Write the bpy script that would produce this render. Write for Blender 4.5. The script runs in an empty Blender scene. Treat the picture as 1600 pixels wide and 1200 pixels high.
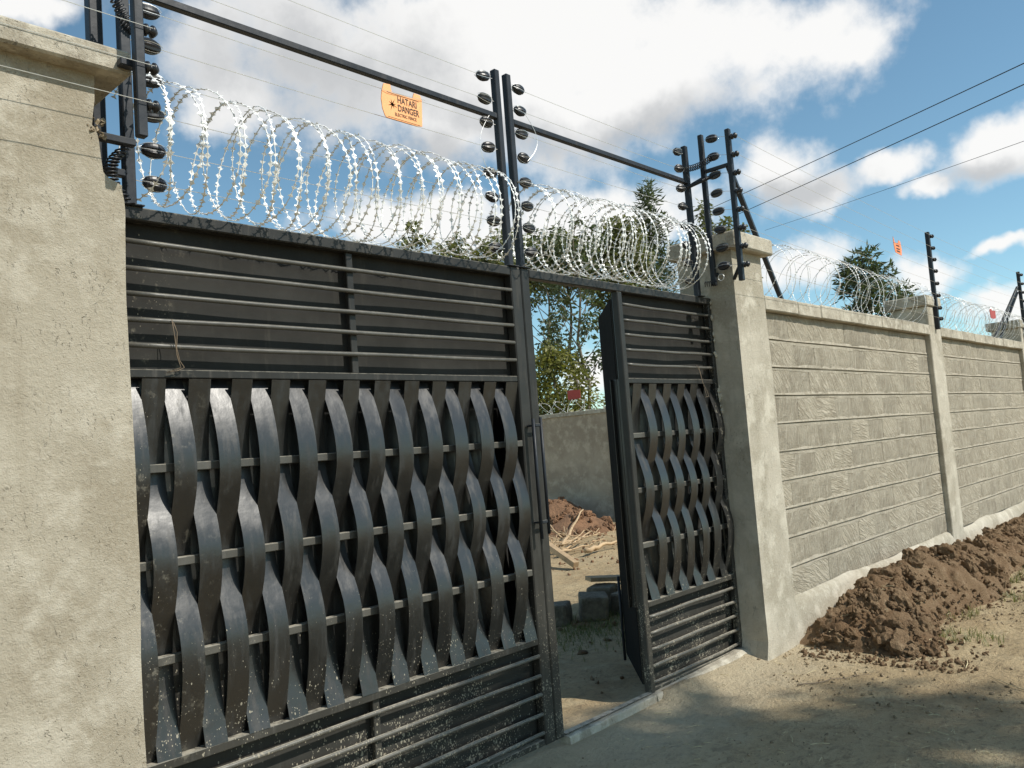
import bpy, math, random
import numpy as np
from mathutils import Vector, Matrix, Euler

R = math.radians
random.seed(7)
rng = np.random.default_rng(11)
scn = bpy.context.scene
col = scn.collection
PI = math.pi

# ------------------------------------------------------------------ camera
AX = ((0.6828078933, 0.0056198181, 0.7305763468),
      (-0.7267220767, 0.1080902834, 0.6783741695),
      (-0.0751558649, -0.9941251975, 0.0778889445))      # world axes seen in (right, down, forward)
CAM = Vector((-3.453, -3.077, 1.6))
cd = bpy.data.cameras.new('camera')
cam = bpy.data.objects.new('camera', cd)
col.objects.link(cam)
right = Vector((AX[0][0], AX[1][0], AX[2][0]))
up = -Vector((AX[0][1], AX[1][1], AX[2][1]))
back = -Vector((AX[0][2], AX[1][2], AX[2][2]))
m3 = Matrix((right, up, back)).transposed()
cam.matrix_world = Matrix.Translation(CAM) @ m3.to_4x4()
cd.sensor_width = 36.0
cd.lens = 1300.0 / 1600.0 * 36.0
cd.clip_start = 0.05
cd.clip_end = 3000.0
scn.camera = cam

# ------------------------------------------------------------------ sun and sky
SUN_AZ = R(23.0)          # east of the wall's outward normal
SUN_EL = R(46.0)
sun_vec = Vector((math.sin(SUN_AZ) * math.cos(SUN_EL), -math.cos(SUN_AZ) * math.cos(SUN_EL), math.sin(SUN_EL)))
sl = bpy.data.lights.new('sun', 'SUN')
sl.energy = 5.0
sl.angle = R(0.55)
sl.color = (1.0, 0.95, 0.86)
so = bpy.data.objects.new('sun', sl)
col.objects.link(so)
so.rotation_euler = sun_vec.to_track_quat('Z', 'Y').to_euler()
so.location = sun_vec * 30

scn.view_settings.view_transform = 'Standard'
scn.view_settings.look = 'None'
scn.view_settings.gamma = 1.0
scn.view_settings.use_curve_mapping = False
scn.view_settings.exposure = 0.0
scn.cycles.max_bounces = 6
scn.cycles.diffuse_bounces = 3
scn.cycles.glossy_bounces = 3
scn.cycles.transmission_bounces = 3
scn.cycles.caustics_reflective = False
scn.cycles.caustics_refractive = False


def pixdir(px, py):
    v = Vector(((px - 800.0) / 1300.0, (py - 600.0) / 1300.0, 1.0))
    return Vector((Vector(AX[0]).dot(v), Vector(AX[1]).dot(v), Vector(AX[2]).dot(v))).normalized()


class NT:
    """small helper round a node tree"""

    def __init__(self, tree):
        self.t = tree
        tree.nodes.clear()

    def n(self, kind, **kw):
        nd = self.t.nodes.new(kind)
        ins = kw.pop('ins', {})
        for k, v in kw.items():
            setattr(nd, k, v)
        for k, v in ins.items():
            self.set(nd.inputs[k], v)
        return nd

    def set(self, sock, v):
        if isinstance(v, bpy.types.NodeSocket):
            self.t.links.new(v, sock)
        else:
            sock.default_value = v

    def math(self, op, a, b=None, c=None, clamp=False):
        nd = self.n('ShaderNodeMath', operation=op, use_clamp=clamp)
        for i, v in enumerate((a, b, c)):
            if v is not None:
                self.set(nd.inputs[i], v)
        return nd.outputs[0]

    def vmath(self, op, a, b=None, scale=None):
        nd = self.n('ShaderNodeVectorMath', operation=op)
        self.set(nd.inputs[0], a)
        if b is not None:
            self.set(nd.inputs[1], b)
        if scale is not None:
            self.set(nd.inputs['Scale'], scale)
        return nd.outputs['Value'] if op in ('LENGTH', 'DOT_PRODUCT') else nd.outputs[0]

    def noise(self, vec, scale, detail=4.0, rough=0.55, dist=0.0, color=False):
        nd = self.n('ShaderNodeTexNoise', ins={'Vector': vec, 'Scale': scale, 'Detail': detail, 'Roughness': rough, 'Distortion': dist})
        return nd.outputs['Color' if color else 0]

    def ramp(self, fac, stops, mode='LINEAR'):
        nd = self.n('ShaderNodeValToRGB')
        nd.color_ramp.interpolation = mode
        el = nd.color_ramp.elements
        while len(el) < len(stops):
            el.new(0.5)
        for e, (p, c) in zip(el, stops):
            e.position = p
            e.color = (c, c, c, 1) if not hasattr(c, '__len__') else (c[0], c[1], c[2], 1)
        self.set(nd.inputs[0], fac)
        return nd.outputs[0]

    def mix(self, fac, a, b, blend='MIX'):
        nd = self.n('ShaderNodeMix', data_type='RGBA', blend_type=blend)
        self.set(nd.inputs[0], fac)
        for s, v in ((nd.inputs[6], a), (nd.inputs[7], b)):
            if not isinstance(v, bpy.types.NodeSocket):
                v = (v, v, v, 1) if not hasattr(v, '__len__') else (v[0], v[1], v[2], 1)
            self.set(s, v)
        return nd.outputs[2]

    def smooth(self, v, lo, hi, a=0.0, b=1.0):
        nd = self.n('ShaderNodeMapRange', interpolation_type='SMOOTHSTEP')
        for k, x in zip((0, 1, 2, 3, 4), (v, lo, hi, a, b)):
            self.set(nd.inputs[k], x)
        return nd.outputs[0]


world = bpy.data.worlds.new('World')
scn.world = world
world.use_nodes = True
W = NT(world.node_tree)
sky = W.n('ShaderNodeTexSky', sky_type='NISHITA', sun_disc=False, sun_elevation=SUN_EL,
          sun_rotation=math.atan2(sun_vec.x, sun_vec.y), altitude=1600.0, air_density=1.0, dust_density=0.6, ozone_density=1.6)
wdir = W.n('ShaderNodeTexCoord').outputs['Generated']


def blob_field(blobs, vec):
    f = None
    for (d, rx, ry, roll) in blobs:
        d = Vector(d).normalized()
        u = d.cross(Vector((0, 0, 1))).normalized()
        v = u.cross(d).normalized()
        u2 = u * math.cos(roll) + v * math.sin(roll)
        v2 = -u * math.sin(roll) + v * math.cos(roll)
        rot = Matrix((u2, v2, u2.cross(v2))).transposed().to_euler()
        mp = W.n('ShaderNodeMapping', vector_type='TEXTURE')
        W.set(mp.inputs[0], vec)
        mp.inputs['Location'].default_value = d
        mp.inputs['Rotation'].default_value = rot
        mp.inputs['Scale'].default_value = (rx, ry, 1.0)
        e = W.vmath('LENGTH', mp.outputs[0])
        f = e if f is None else W.n('ShaderNodeMath', operation='SMOOTH_MIN', ins={0: f, 1: e, 2: 0.25}).outputs[0]
    return f


def pb(px, py, rx, ry, roll=0.0):
    return (pixdir(px, py), rx / 1300.0, ry / 1300.0, R(roll))


clouds = [pb(560, 95, 290, 125, -8), pb(860, 60, 260, 150, -4), pb(1010, 120, 210, 100, 12), pb(1220, 70, 130, 85, 4),
          pb(700, 160, 260, 90, -12), pb(1320, 70, 75, 40, 8), pb(370, 165, 90, 50, 0),
          pb(1215, 270, 80, 62, -8), pb(1290, 295, 60, 34), pb(1385, 262, 60, 24, 6), pb(1560, 225, 90, 40, 12), pb(1440, 290, 36, 18),
          pb(640, 345, 150, 42, 4), pb(900, 350, 230, 60, 0), pb(1460, 430, 60, 34, -6), pb(1250, 420, 90, 46), pb(1570, 385, 55, 16, 8),
          pb(930, 590, 60, 45), pb(1590, 470, 60, 30), pb(60, 10, 70, 30), pb(1110, 420, 60, 50)]
extra = []
for k in range(18):                                   # unseen clouds of the same kind, added and greyed to neutralise the ambient light
    a = R(112 + k * 13.0 + random.uniform(-5, 5))
    el = R(random.choice((9, 14, 20, 27, 38, 52)) + random.uniform(-3, 3))
    s_ = random.uniform(0.12, 0.26)
    clouds.append((Vector((math.cos(a) * math.cos(el), math.sin(a) * math.cos(el), math.sin(el))), s_, s_ * random.uniform(0.35, 0.55), random.uniform(-0.2, 0.2)))
    if k % 2 == 0:
        extra.append((clouds[-1][0] - Vector((0, 0, s_ * 0.15)), s_ * 1.1, clouds[-1][2] * 1.1, 0.0))
warp = W.noise(wdir, 7.0, 5.0, 0.6, color=True)
wv = W.vmath('SUBTRACT', warp, (0.5, 0.5, 0.5))
wvec = W.vmath('ADD', wdir, W.vmath('SCALE', wv, scale=0.085))
fld = blob_field(clouds, wvec)
fine = W.noise(wdir, 15.0, 7.0, 0.6)
fine2 = W.noise(wdir, 5.0, 3.0, 0.5)
dens = W.math('ADD', W.math('SUBTRACT', 1.0, fld), W.math('MULTIPLY', W.math('SUBTRACT', fine, 0.5), 1.5))
dens = W.math('ADD', dens, W.math('MULTIPLY', W.math('SUBTRACT', fine2, 0.5), 0.8))
alpha = W.smooth(dens, -0.22, 0.55)
grey_blobs = [pb(500, 115, 250, 105, -8), pb(800, 195, 210, 45, -14), pb(1010, 195, 150, 36, 12), pb(1240, 300, 110, 30), pb(1530, 262, 70, 22), pb(640, 240, 160, 50, -8)] + extra
gf = blob_field(grey_blobs, wvec)
shade = W.smooth(W.math('ADD', W.math('SUBTRACT', 1.0, gf), W.math('MULTIPLY', W.math('SUBTRACT', fine, 0.5), 1.4)), -0.2, 0.9)
ccol = W.mix(shade, (11.4, 11.3, 11.1), (6.9, 7.0, 7.1))
skyc = W.mix(1.0, sky.outputs[0], (1.62, 1.92, 1.68), 'MULTIPLY')
mixc = W.mix(W.math('MULTIPLY', alpha, 0.96), skyc, ccol)
bg = W.n('ShaderNodeBackground', ins={'Color': mixc, 'Strength': 0.087})
wo = W.n('ShaderNodeOutputWorld')
W.t.links.new(bg.outputs[0], wo.inputs[0])


# ------------------------------------------------------------------ materials
def new_mat(name):
    m = bpy.data.materials.new(name)
    m.use_nodes = True
    t = NT(m.node_tree)
    pos = t.n('ShaderNodeNewGeometry')
    b = t.n('ShaderNodeBsdfPrincipled')
    o = t.n('ShaderNodeOutputMaterial')
    t.t.links.new(b.outputs[0], o.inputs[0])
    return m, t, b, pos.outputs['Position'], pos


def bump(t, b, h, strength=0.5, dist=0.01):
    nd = t.n('ShaderNodeBump', ins={'Strength': strength, 'Distance': dist, 'Height': h})
    t.set(b.inputs['Normal'], nd.outputs[0])


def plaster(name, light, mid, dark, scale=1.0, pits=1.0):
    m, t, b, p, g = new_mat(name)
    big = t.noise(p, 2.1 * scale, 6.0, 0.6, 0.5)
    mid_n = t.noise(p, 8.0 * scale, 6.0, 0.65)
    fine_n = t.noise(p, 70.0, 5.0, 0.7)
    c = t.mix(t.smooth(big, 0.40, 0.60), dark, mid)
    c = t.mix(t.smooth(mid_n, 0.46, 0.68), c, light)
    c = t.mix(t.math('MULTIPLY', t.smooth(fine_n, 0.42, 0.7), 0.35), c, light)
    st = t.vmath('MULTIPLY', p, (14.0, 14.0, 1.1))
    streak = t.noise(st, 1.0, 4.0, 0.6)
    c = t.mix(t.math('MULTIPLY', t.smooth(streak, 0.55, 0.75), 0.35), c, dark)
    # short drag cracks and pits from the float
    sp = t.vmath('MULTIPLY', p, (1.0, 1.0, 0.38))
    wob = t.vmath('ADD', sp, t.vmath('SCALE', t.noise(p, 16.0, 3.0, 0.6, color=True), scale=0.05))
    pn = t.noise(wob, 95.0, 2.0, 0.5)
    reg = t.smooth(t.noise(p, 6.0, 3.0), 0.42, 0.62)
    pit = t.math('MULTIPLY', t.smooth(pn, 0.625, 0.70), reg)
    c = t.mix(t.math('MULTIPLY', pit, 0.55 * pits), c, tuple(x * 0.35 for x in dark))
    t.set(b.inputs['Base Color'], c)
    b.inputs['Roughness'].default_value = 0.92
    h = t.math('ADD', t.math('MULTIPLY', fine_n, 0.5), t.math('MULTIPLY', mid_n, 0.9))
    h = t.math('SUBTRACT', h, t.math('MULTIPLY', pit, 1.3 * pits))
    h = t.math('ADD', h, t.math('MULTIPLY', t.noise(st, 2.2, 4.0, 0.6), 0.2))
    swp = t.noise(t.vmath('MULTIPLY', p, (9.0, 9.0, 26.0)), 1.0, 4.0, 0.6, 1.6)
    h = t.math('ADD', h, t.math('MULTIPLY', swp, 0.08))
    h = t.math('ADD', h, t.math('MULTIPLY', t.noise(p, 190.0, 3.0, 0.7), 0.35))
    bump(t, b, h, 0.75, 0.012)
    return m


M = {}
M['pillar'] = plaster('pillar_plaster', (0.455, 0.415, 0.335), (0.375, 0.335, 0.26), (0.30, 0.26, 0.192), 0.9, 0.4)
M['plaster'] = plaster('wall_plaster', (0.54, 0.50, 0.41), (0.45, 0.41, 0.33), (0.33, 0.295, 0.225), 0.8, 0.5)
M['coping'] = plaster('coping_concrete', (0.54, 0.50, 0.41), (0.42, 0.38, 0.30), (0.29, 0.255, 0.195), 1.3, 0.8)
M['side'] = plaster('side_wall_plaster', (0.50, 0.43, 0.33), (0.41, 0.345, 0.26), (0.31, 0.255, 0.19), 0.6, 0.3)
M['mortar'] = plaster('mortar', (0.47, 0.425, 0.34), (0.40, 0.36, 0.285), (0.31, 0.275, 0.21), 3.0, 0.4)


def block_mat():
    m, t, b, p, g = new_mat('cut_stone')
    oi = t.n('ShaderNodeObjectInfo')
    rot = t.n('ShaderNodeVectorRotate', rotation_type='Y_AXIS')
    t.set(rot.inputs['Vector'], p)
    t.set(rot.inputs['Angle'], t.math('MULTIPLY', t.math('SUBTRACT', oi.outputs['Random'], 0.35), 2.2))
    chis = t.vmath('MULTIPLY', rot.outputs[0], (46.0, 30.0, 7.0))
    ch = t.noise(chis, 1.0, 4.0, 0.62, 0.8)
    big = t.noise(p, 5.0, 5.0, 0.6)
    fine_n = t.noise(p, 60.0, 5.0, 0.7)
    c = t.mix(t.smooth(big, 0.32, 0.68), (0.285, 0.25, 0.188), (0.37, 0.331, 0.256))
    c = t.mix(t.math('MULTIPLY', t.smooth(ch, 0.50, 0.64), 0.6), c, (0.48, 0.437, 0.35))
    c = t.mix(t.math('MULTIPLY', t.smooth(fine_n, 0.52, 0.72), 0.35), c, (0.27, 0.225, 0.155))
    tint = t.math('ADD', 0.89, t.math('MULTIPLY', oi.outputs['Random'], 0.2))
    c = t.mix(1.0, c, t.n('ShaderNodeCombineColor', ins={0: tint, 1: tint, 2: tint}).outputs[0], 'MULTIPLY')
    t.set(b.inputs['Base Color'], c)
    b.inputs['Roughness'].default_value = 0.95
    h = t.math('ADD', t.math('MULTIPLY', ch, 1.8), t.math('MULTIPLY', fine_n, 0.7))
    bump(t, b, h, 0.85, 0.018)
    return m


M['block'] = block_mat()


def paint(name, base, rough=0.36, dust=1.0, splash=True, spec=0.25):
    m, t, b, p, g = new_mat(name)
    sep = t.n('ShaderNodeSeparateXYZ')
    t.set(sep.inputs[0], p)
    z = sep.outputs[2]
    ns = t.n('ShaderNodeSeparateXYZ')
    t.set(ns.inputs[0], g.outputs['True Normal'])
    big = t.noise(p, 3.2, 5.0, 0.6)
    scr = t.noise(t.vmath('MULTIPLY', p, (26.0, 26.0, 3.0)), 1.0, 5.0, 0.65)
    c = t.mix(t.smooth(big, 0.35, 0.7), base, tuple(x * 1.5 for x in base))
    c = t.mix(t.math('MULTIPLY', t.smooth(scr, 0.52, 0.75), 0.35 * dust), c, (0.13, 0.125, 0.11))
    fac = t.math('MULTIPLY', t.smooth(ns.outputs[2], 0.55, 0.92), t.smooth(t.noise(p, 24.0, 4.0, 0.7), 0.25, 0.62))
    c = t.mix(t.math('MULTIPLY', fac, min(1.0, 0.95 * dust)), c, (0.45, 0.415, 0.335))
    rr = t.math('ADD', rough, t.math('MULTIPLY', t.smooth(scr, 0.45, 0.75), 0.25))
    if splash:
        # cement splashes, thicker towards the foot and by the pillars
        low = t.smooth(z, 1.7, 0.05)
        low2 = t.math('POWER', low, 1.15)
        xl = t.smooth(sep.outputs[0], -1.75, -2.2)
        xr = t.smooth(sep.outputs[0], 1.85, 2.1)
        hot = t.math('MAXIMUM', low2, t.math('MAXIMUM', t.math('MULTIPLY', xl, 0.42), t.math('MULTIPLY', xr, 0.6)))
        v1 = t.n('ShaderNodeTexVoronoi', feature='F1', ins={'Vector': t.vmath('MULTIPLY', p, (1.0, 1.0, 0.55)), 'Scale': 68.0, 'Randomness': 1.0})
        v2 = t.n('ShaderNodeTexVoronoi', feature='F1', ins={'Vector': t.vmath('MULTIPLY', p, (1.0, 1.0, 0.6)), 'Scale': 150.0, 'Randomness': 1.0})
        cells = t.n('ShaderNodeSeparateColor')
        t.set(cells.inputs[0], v1.outputs['Color'])
        cells2 = t.n('ShaderNodeSeparateColor')
        t.set(cells2.inputs[0], v2.outputs['Color'])
        patch = t.smooth(t.noise(p, 7.0, 4.0, 0.6), 0.3, 0.65)
        den = t.math('MULTIPLY', hot, t.math('ADD', 0.35, patch))
        s1 = t.math('LESS_THAN', v1.outputs['Distance'], t.math('MULTIPLY', cells.outputs[0], t.math('MULTIPLY', den, 0.33)))
        s1 = t.math('MULTIPLY', s1, t.math('GREATER_THAN', t.math('MULTIPLY', den, 0.85), cells.outputs[1]))
        s2 = t.math('LESS_THAN', v2.outputs['Distance'], t.math('MULTIPLY', cells2.outputs[0], t.math('MULTIPLY', den, 0.42)))
        s2 = t.math('MULTIPLY', s2, t.math('GREATER_THAN', t.math('MULTIPLY', den, 0.8), cells2.outputs[1]))
        sm = t.math('MAXIMUM', s1, s2)
        smear = t.math('MULTIPLY', t.smooth(t.noise(p, 18.0, 5.0, 0.75), 0.56, 0.68), t.math('MAXIMUM', t.math('MULTIPLY', t.math('MAXIMUM', t.math('MULTIPLY', xl, 0.5), xr), 0.75), t.smooth(z, 0.34, 0.02)))
        sm = t.math('MAXIMUM', sm, smear)
        c = t.mix(t.math('MULTIPLY', sm, 0.72), c, (0.38, 0.345, 0.265))
        rr = t.math('ADD', rr, t.math('MULTIPLY', sm, 0.4))
        film = t.math('MULTIPLY', low, 0.10 * dust)
        c = t.mix(film, c, (0.25, 0.23, 0.18))
    t.set(b.inputs['Base Color'], c)
    t.set(b.inputs['Roughness'], rr)
    b.inputs['Specular IOR Level'].default_value = spec
    bump(t, b, t.math('ADD', t.math('ADD', t.noise(p, 22.0, 3.0, 0.5), t.math('MULTIPLY', t.noise(p, 6.0, 2.0, 0.5), 4.5)), t.math('MULTIPLY', scr, 0.35)), 0.16, 0.006)
    return m


M['paint'] = paint('black_gate_paint', (0.0075, 0.0074, 0.0070), 0.34, 0.22)
M['paint'].node_tree.nodes['Principled BSDF'].inputs['Specular IOR Level'].default_value = 0.8
M['bar'] = paint('gate_bar_paint', (0.062, 0.060, 0.053), 0.36, 1.0, spec=0.4)
M['sheet'] = paint('black_sheet_paint', (0.023, 0.0225, 0.0205), 0.6, 0.5, spec=0.12)
M['frame'] = paint('gate_frame_paint', (0.023, 0.0225, 0.0205), 0.40, 0.9)
M['post'] = paint('post_paint', (0.018, 0.021, 0.026), 0.4, 0.35, False)


def simple(name, colr, rough=0.6, metal=0.0, var=0.25, scale=30.0, bmp=0.2, bd=0.004):
    m, t, b, p, g = new_mat(name)
    n1 = t.noise(p, scale, 5.0, 0.65)
    n2 = t.noise(p, scale * 0.17, 3.0, 0.5)
    f = t.math('ADD', t.math('MULTIPLY', n1, 0.6), t.math('MULTIPLY', n2, 0.4))
    c = t.mix(t.smooth(f, 0.32, 0.68), tuple(x * (1 - var) for x in colr), tuple(min(1, x * (1 + var)) for x in colr))
    t.set(b.inputs['Base Color'], c)
    b.inputs['Roughness'].default_value = rough
    b.inputs['Metallic'].default_value = metal
    if bmp:
        bump(t, b, n1, bmp, bd)
    return m


M['matte'] = simple('matte_black', (0.010, 0.010, 0.010), 0.95, 0, 0.3, 12, 0.0)
M['matte'].node_tree.nodes['Principled BSDF'].inputs['Specular IOR Level'].default_value = 0.05
M['plastic'] = simple('black_plastic', (0.014, 0.015, 0.018), 0.38, 0, 0.3, 60, 0.05)
M['galv'] = simple('galvanised', (0.84, 0.84, 0.82), 0.40, 0.1, 0.12, 50, 0.0)
M['blade'] = simple('galvanised_blade', (0.88, 0.88, 0.86), 0.38, 0.1, 0.12, 50, 0.0)
M['wire'] = simple('bright_wire', (0.72, 0.72, 0.70), 0.4, 0.7, 0.1, 40, 0.0)
M['cable'] = simple('black_cable', (0.02, 0.022, 0.025), 0.6, 0, 0.1, 5, 0.0)
M['orange'] = simple('orange_sign', (0.94, 0.42, 0.165), 0.5, 0, 0.06, 9, 0.0)
M['farsign'] = simple('faded_orange_sign', (0.90, 0.27, 0.10), 0.55, 0, 0.06, 9, 0.0)
M['redsign'] = simple('red_sign', (0.38, 0.045, 0.035), 0.55, 0, 0.08, 9, 0.0)
M['ink'] = simple('black_ink', (0.05, 0.025, 0.012), 0.6, 0, 0.0, 9, 0.0)
def soil_mat(name, a, b_, dry, wet):
    m, t, b, p, g = new_mat(name)
    n1, n2, n3 = t.noise(p, 2.2, 4.0, 0.6), t.noise(p, 13.0, 6.0, 0.7), t.noise(p, 85.0, 5.0, 0.75)
    c = t.mix(t.smooth(n1, 0.38, 0.62), a, b_)
    c = t.mix(t.math('MULTIPLY', t.smooth(n2, 0.53, 0.70), 0.75), c, dry)
    c = t.mix(t.math('MULTIPLY', t.smooth(n2, 0.47, 0.30), 0.6), c, wet)
    c = t.mix(t.math('MULTIPLY', t.smooth(n3, 0.54, 0.68), 0.5), c, dry)
    t.set(b.inputs['Base Color'], c)
    b.inputs['Roughness'].default_value = 0.98
    b.inputs['Specular IOR Level'].default_value = 0.2
    bump(t, b, t.math('ADD', t.math('MULTIPLY', n3, 0.8), n2), 1.0, 0.035)
    return m


M['soil'] = soil_mat('dug_soil', (0.235, 0.148, 0.082), (0.265, 0.178, 0.104), (0.40, 0.29, 0.18), (0.15, 0.092, 0.050))
M['soil_old'] = simple('dug_soil', (0.180, 0.120, 0.062), 0.97, 0, 0.55, 46, 1.0, 0.05)
M['gravel'] = simple('clod_gravel', (0.27, 0.205, 0.125), 0.97, 0, 0.5, 26, 0.8, 0.02)
M['redsoil'] = simple('red_soil', (0.195, 0.108, 0.058), 0.97, 0, 0.4, 22, 1.0, 0.03)
M['stone'] = simple('rough_stone', (0.16, 0.138, 0.10), 0.95, 0, 0.4, 18, 0.9, 0.02)
M['wood'] = simple('weathered_wood', (0.36, 0.26, 0.155), 0.85, 0, 0.3, 14, 0.4, 0.01)
M['twig'] = simple('dry_twig', (0.45, 0.33, 0.20), 0.9, 0, 0.3, 14, 0.3, 0.01)
M['sack'] = simple('white_sack', (0.78, 0.75, 0.70), 0.7, 0, 0.1, 10, 0.3, 0.01)
M['bark'] = simple('bark', (0.19, 0.16, 0.125), 0.95, 0, 0.4, 9, 0.6, 0.03)
M['string'] = simple('tie_wire', (0.16, 0.12, 0.08), 0.8, 0, 0.3, 30, 0.0)
M['rusty'] = simple('broken_concrete', (0.33, 0.265, 0.18), 0.97, 0, 0.45, 30, 1.0, 0.02)
M['straw'] = simple('straw', (0.55, 0.46, 0.28), 0.9, 0, 0.3, 20, 0.0)


def leaf_mat(name, c1, c2, rough=0.55):
    m, t, b, p, g = new_mat(name)
    n1 = t.noise(p, 1.3, 3.0, 0.6)
    n2 = t.noise(p, 26.0, 2.0, 0.5)
    f = t.math('ADD', t.math('MULTIPLY', n1, 0.55), t.math('MULTIPLY', n2, 0.45))
    t.set(b.inputs['Base Color'], t.mix(t.smooth(f, 0.36, 0.64), c1, c2))
    b.inputs['Roughness'].default_value = rough
    tr = t.n('ShaderNodeBsdfTranslucent', ins={'Color': (c2[0] * 1.3, c2[1] * 1.5, c2[2] * 0.8, 1)})
    mx = t.n('ShaderNodeMixShader', ins={0: 0.25, 1: b.outputs[0], 2: tr.outputs[0]})
    o = [x for x in t.t.nodes if x.type == 'OUTPUT_MATERIAL'][0]
    t.t.links.new(mx.outputs[0], o.inputs[0])
    return m


M['leaf_a'] = leaf_mat('leaf_olive', (0.075, 0.088, 0.028), (0.175, 0.175, 0.06))
M['leaf_b'] = leaf_mat('leaf_dark', (0.040, 0.056, 0.026), (0.095, 0.115, 0.052))
M['leaf_c'] = leaf_mat('leaf_yellow', (0.090, 0.098, 0.020), (0.200, 0.190, 0.045))
M['grass'] = leaf_mat('grass_blade', (0.075, 0.090, 0.025), (0.19, 0.19, 0.06))


def ground_mat():
    m, t, b, p, g = new_mat('dry_earth')
    big = t.noise(p, 0.55, 5.0, 0.6, 0.4)
    mid_n = t.noise(p, 3.4, 6.0, 0.65)
    fine_n = t.noise(p, 26.0, 6.0, 0.72)
    grit = t.noise(p, 110.0, 4.0, 0.7)
    c = t.mix(t.smooth(big, 0.35, 0.65), (0.36, 0.26, 0.14), (0.455, 0.352, 0.205))
    c = t.mix(t.math('MULTIPLY', t.smooth(mid_n, 0.48, 0.68), 0.6), c, (0.51, 0.415, 0.255))
    c = t.mix(t.math('MULTIPLY', t.smooth(fine_n, 0.50, 0.68), 0.7), c, (0.195, 0.142, 0.078))
    mot = t.noise(t.vmath('MULTIPLY', p, (1.0, 1.6, 1.0)), 9.0, 6.0, 0.7, 0.6)
    c = t.mix(t.math('MULTIPLY', t.smooth(mot, 0.53, 0.66), 0.55), c, (0.185, 0.138, 0.08))
    c = t.mix(t.math('MULTIPLY', t.smooth(grit, 0.60, 0.72), 0.5), c, (0.14, 0.105, 0.065))
    # cement dust spilt along the foot of the gate and pillar
    sep = t.n('ShaderNodeSeparateXYZ')
    t.set(sep.inputs[0], p)
    near = t.math('MULTIPLY', t.smooth(t.math('ADD', sep.outputs[1], t.math('MULTIPLY', mid_n, 0.7)), -0.55, 0.05), t.smooth(t.math('ADD', sep.outputs[1], t.math('MULTIPLY', mid_n, 0.3)), 0.55, 0.1))
    c = t.mix(t.math('MULTIPLY', near, 0.55), c, (0.51, 0.445, 0.32))
    t.set(b.inputs['Base Color'], c)
    b.inputs['Roughness'].default_value = 0.97
    h = t.math('ADD', t.math('MULTIPLY', fine_n, 1.0), t.math('MULTIPLY', grit, 0.35))
    bump(t, b, t.math('ADD', h, mot), 0.9, 0.03)
    return m


M['ground'] = ground_mat()


# ------------------------------------------------------------------ geometry helpers
def link(o, parent=None):
    col.objects.link(o)
    if parent is not None:
        o.parent = parent
    return o


def tag(o, label=None, cat=None, group=None, kind=None):
    if label:
        o['label'] = label
    if cat:
        o['category'] = cat
    if group:
        o['group'] = group
    if kind:
        o['kind'] = kind
    return o


def thing(name, loc, label, cat, group=None):
    e = bpy.data.objects.new(name, None)
    e.location = loc
    e.empty_display_size = 0.1
    link(e)
    return tag(e, label, cat, group)


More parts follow.
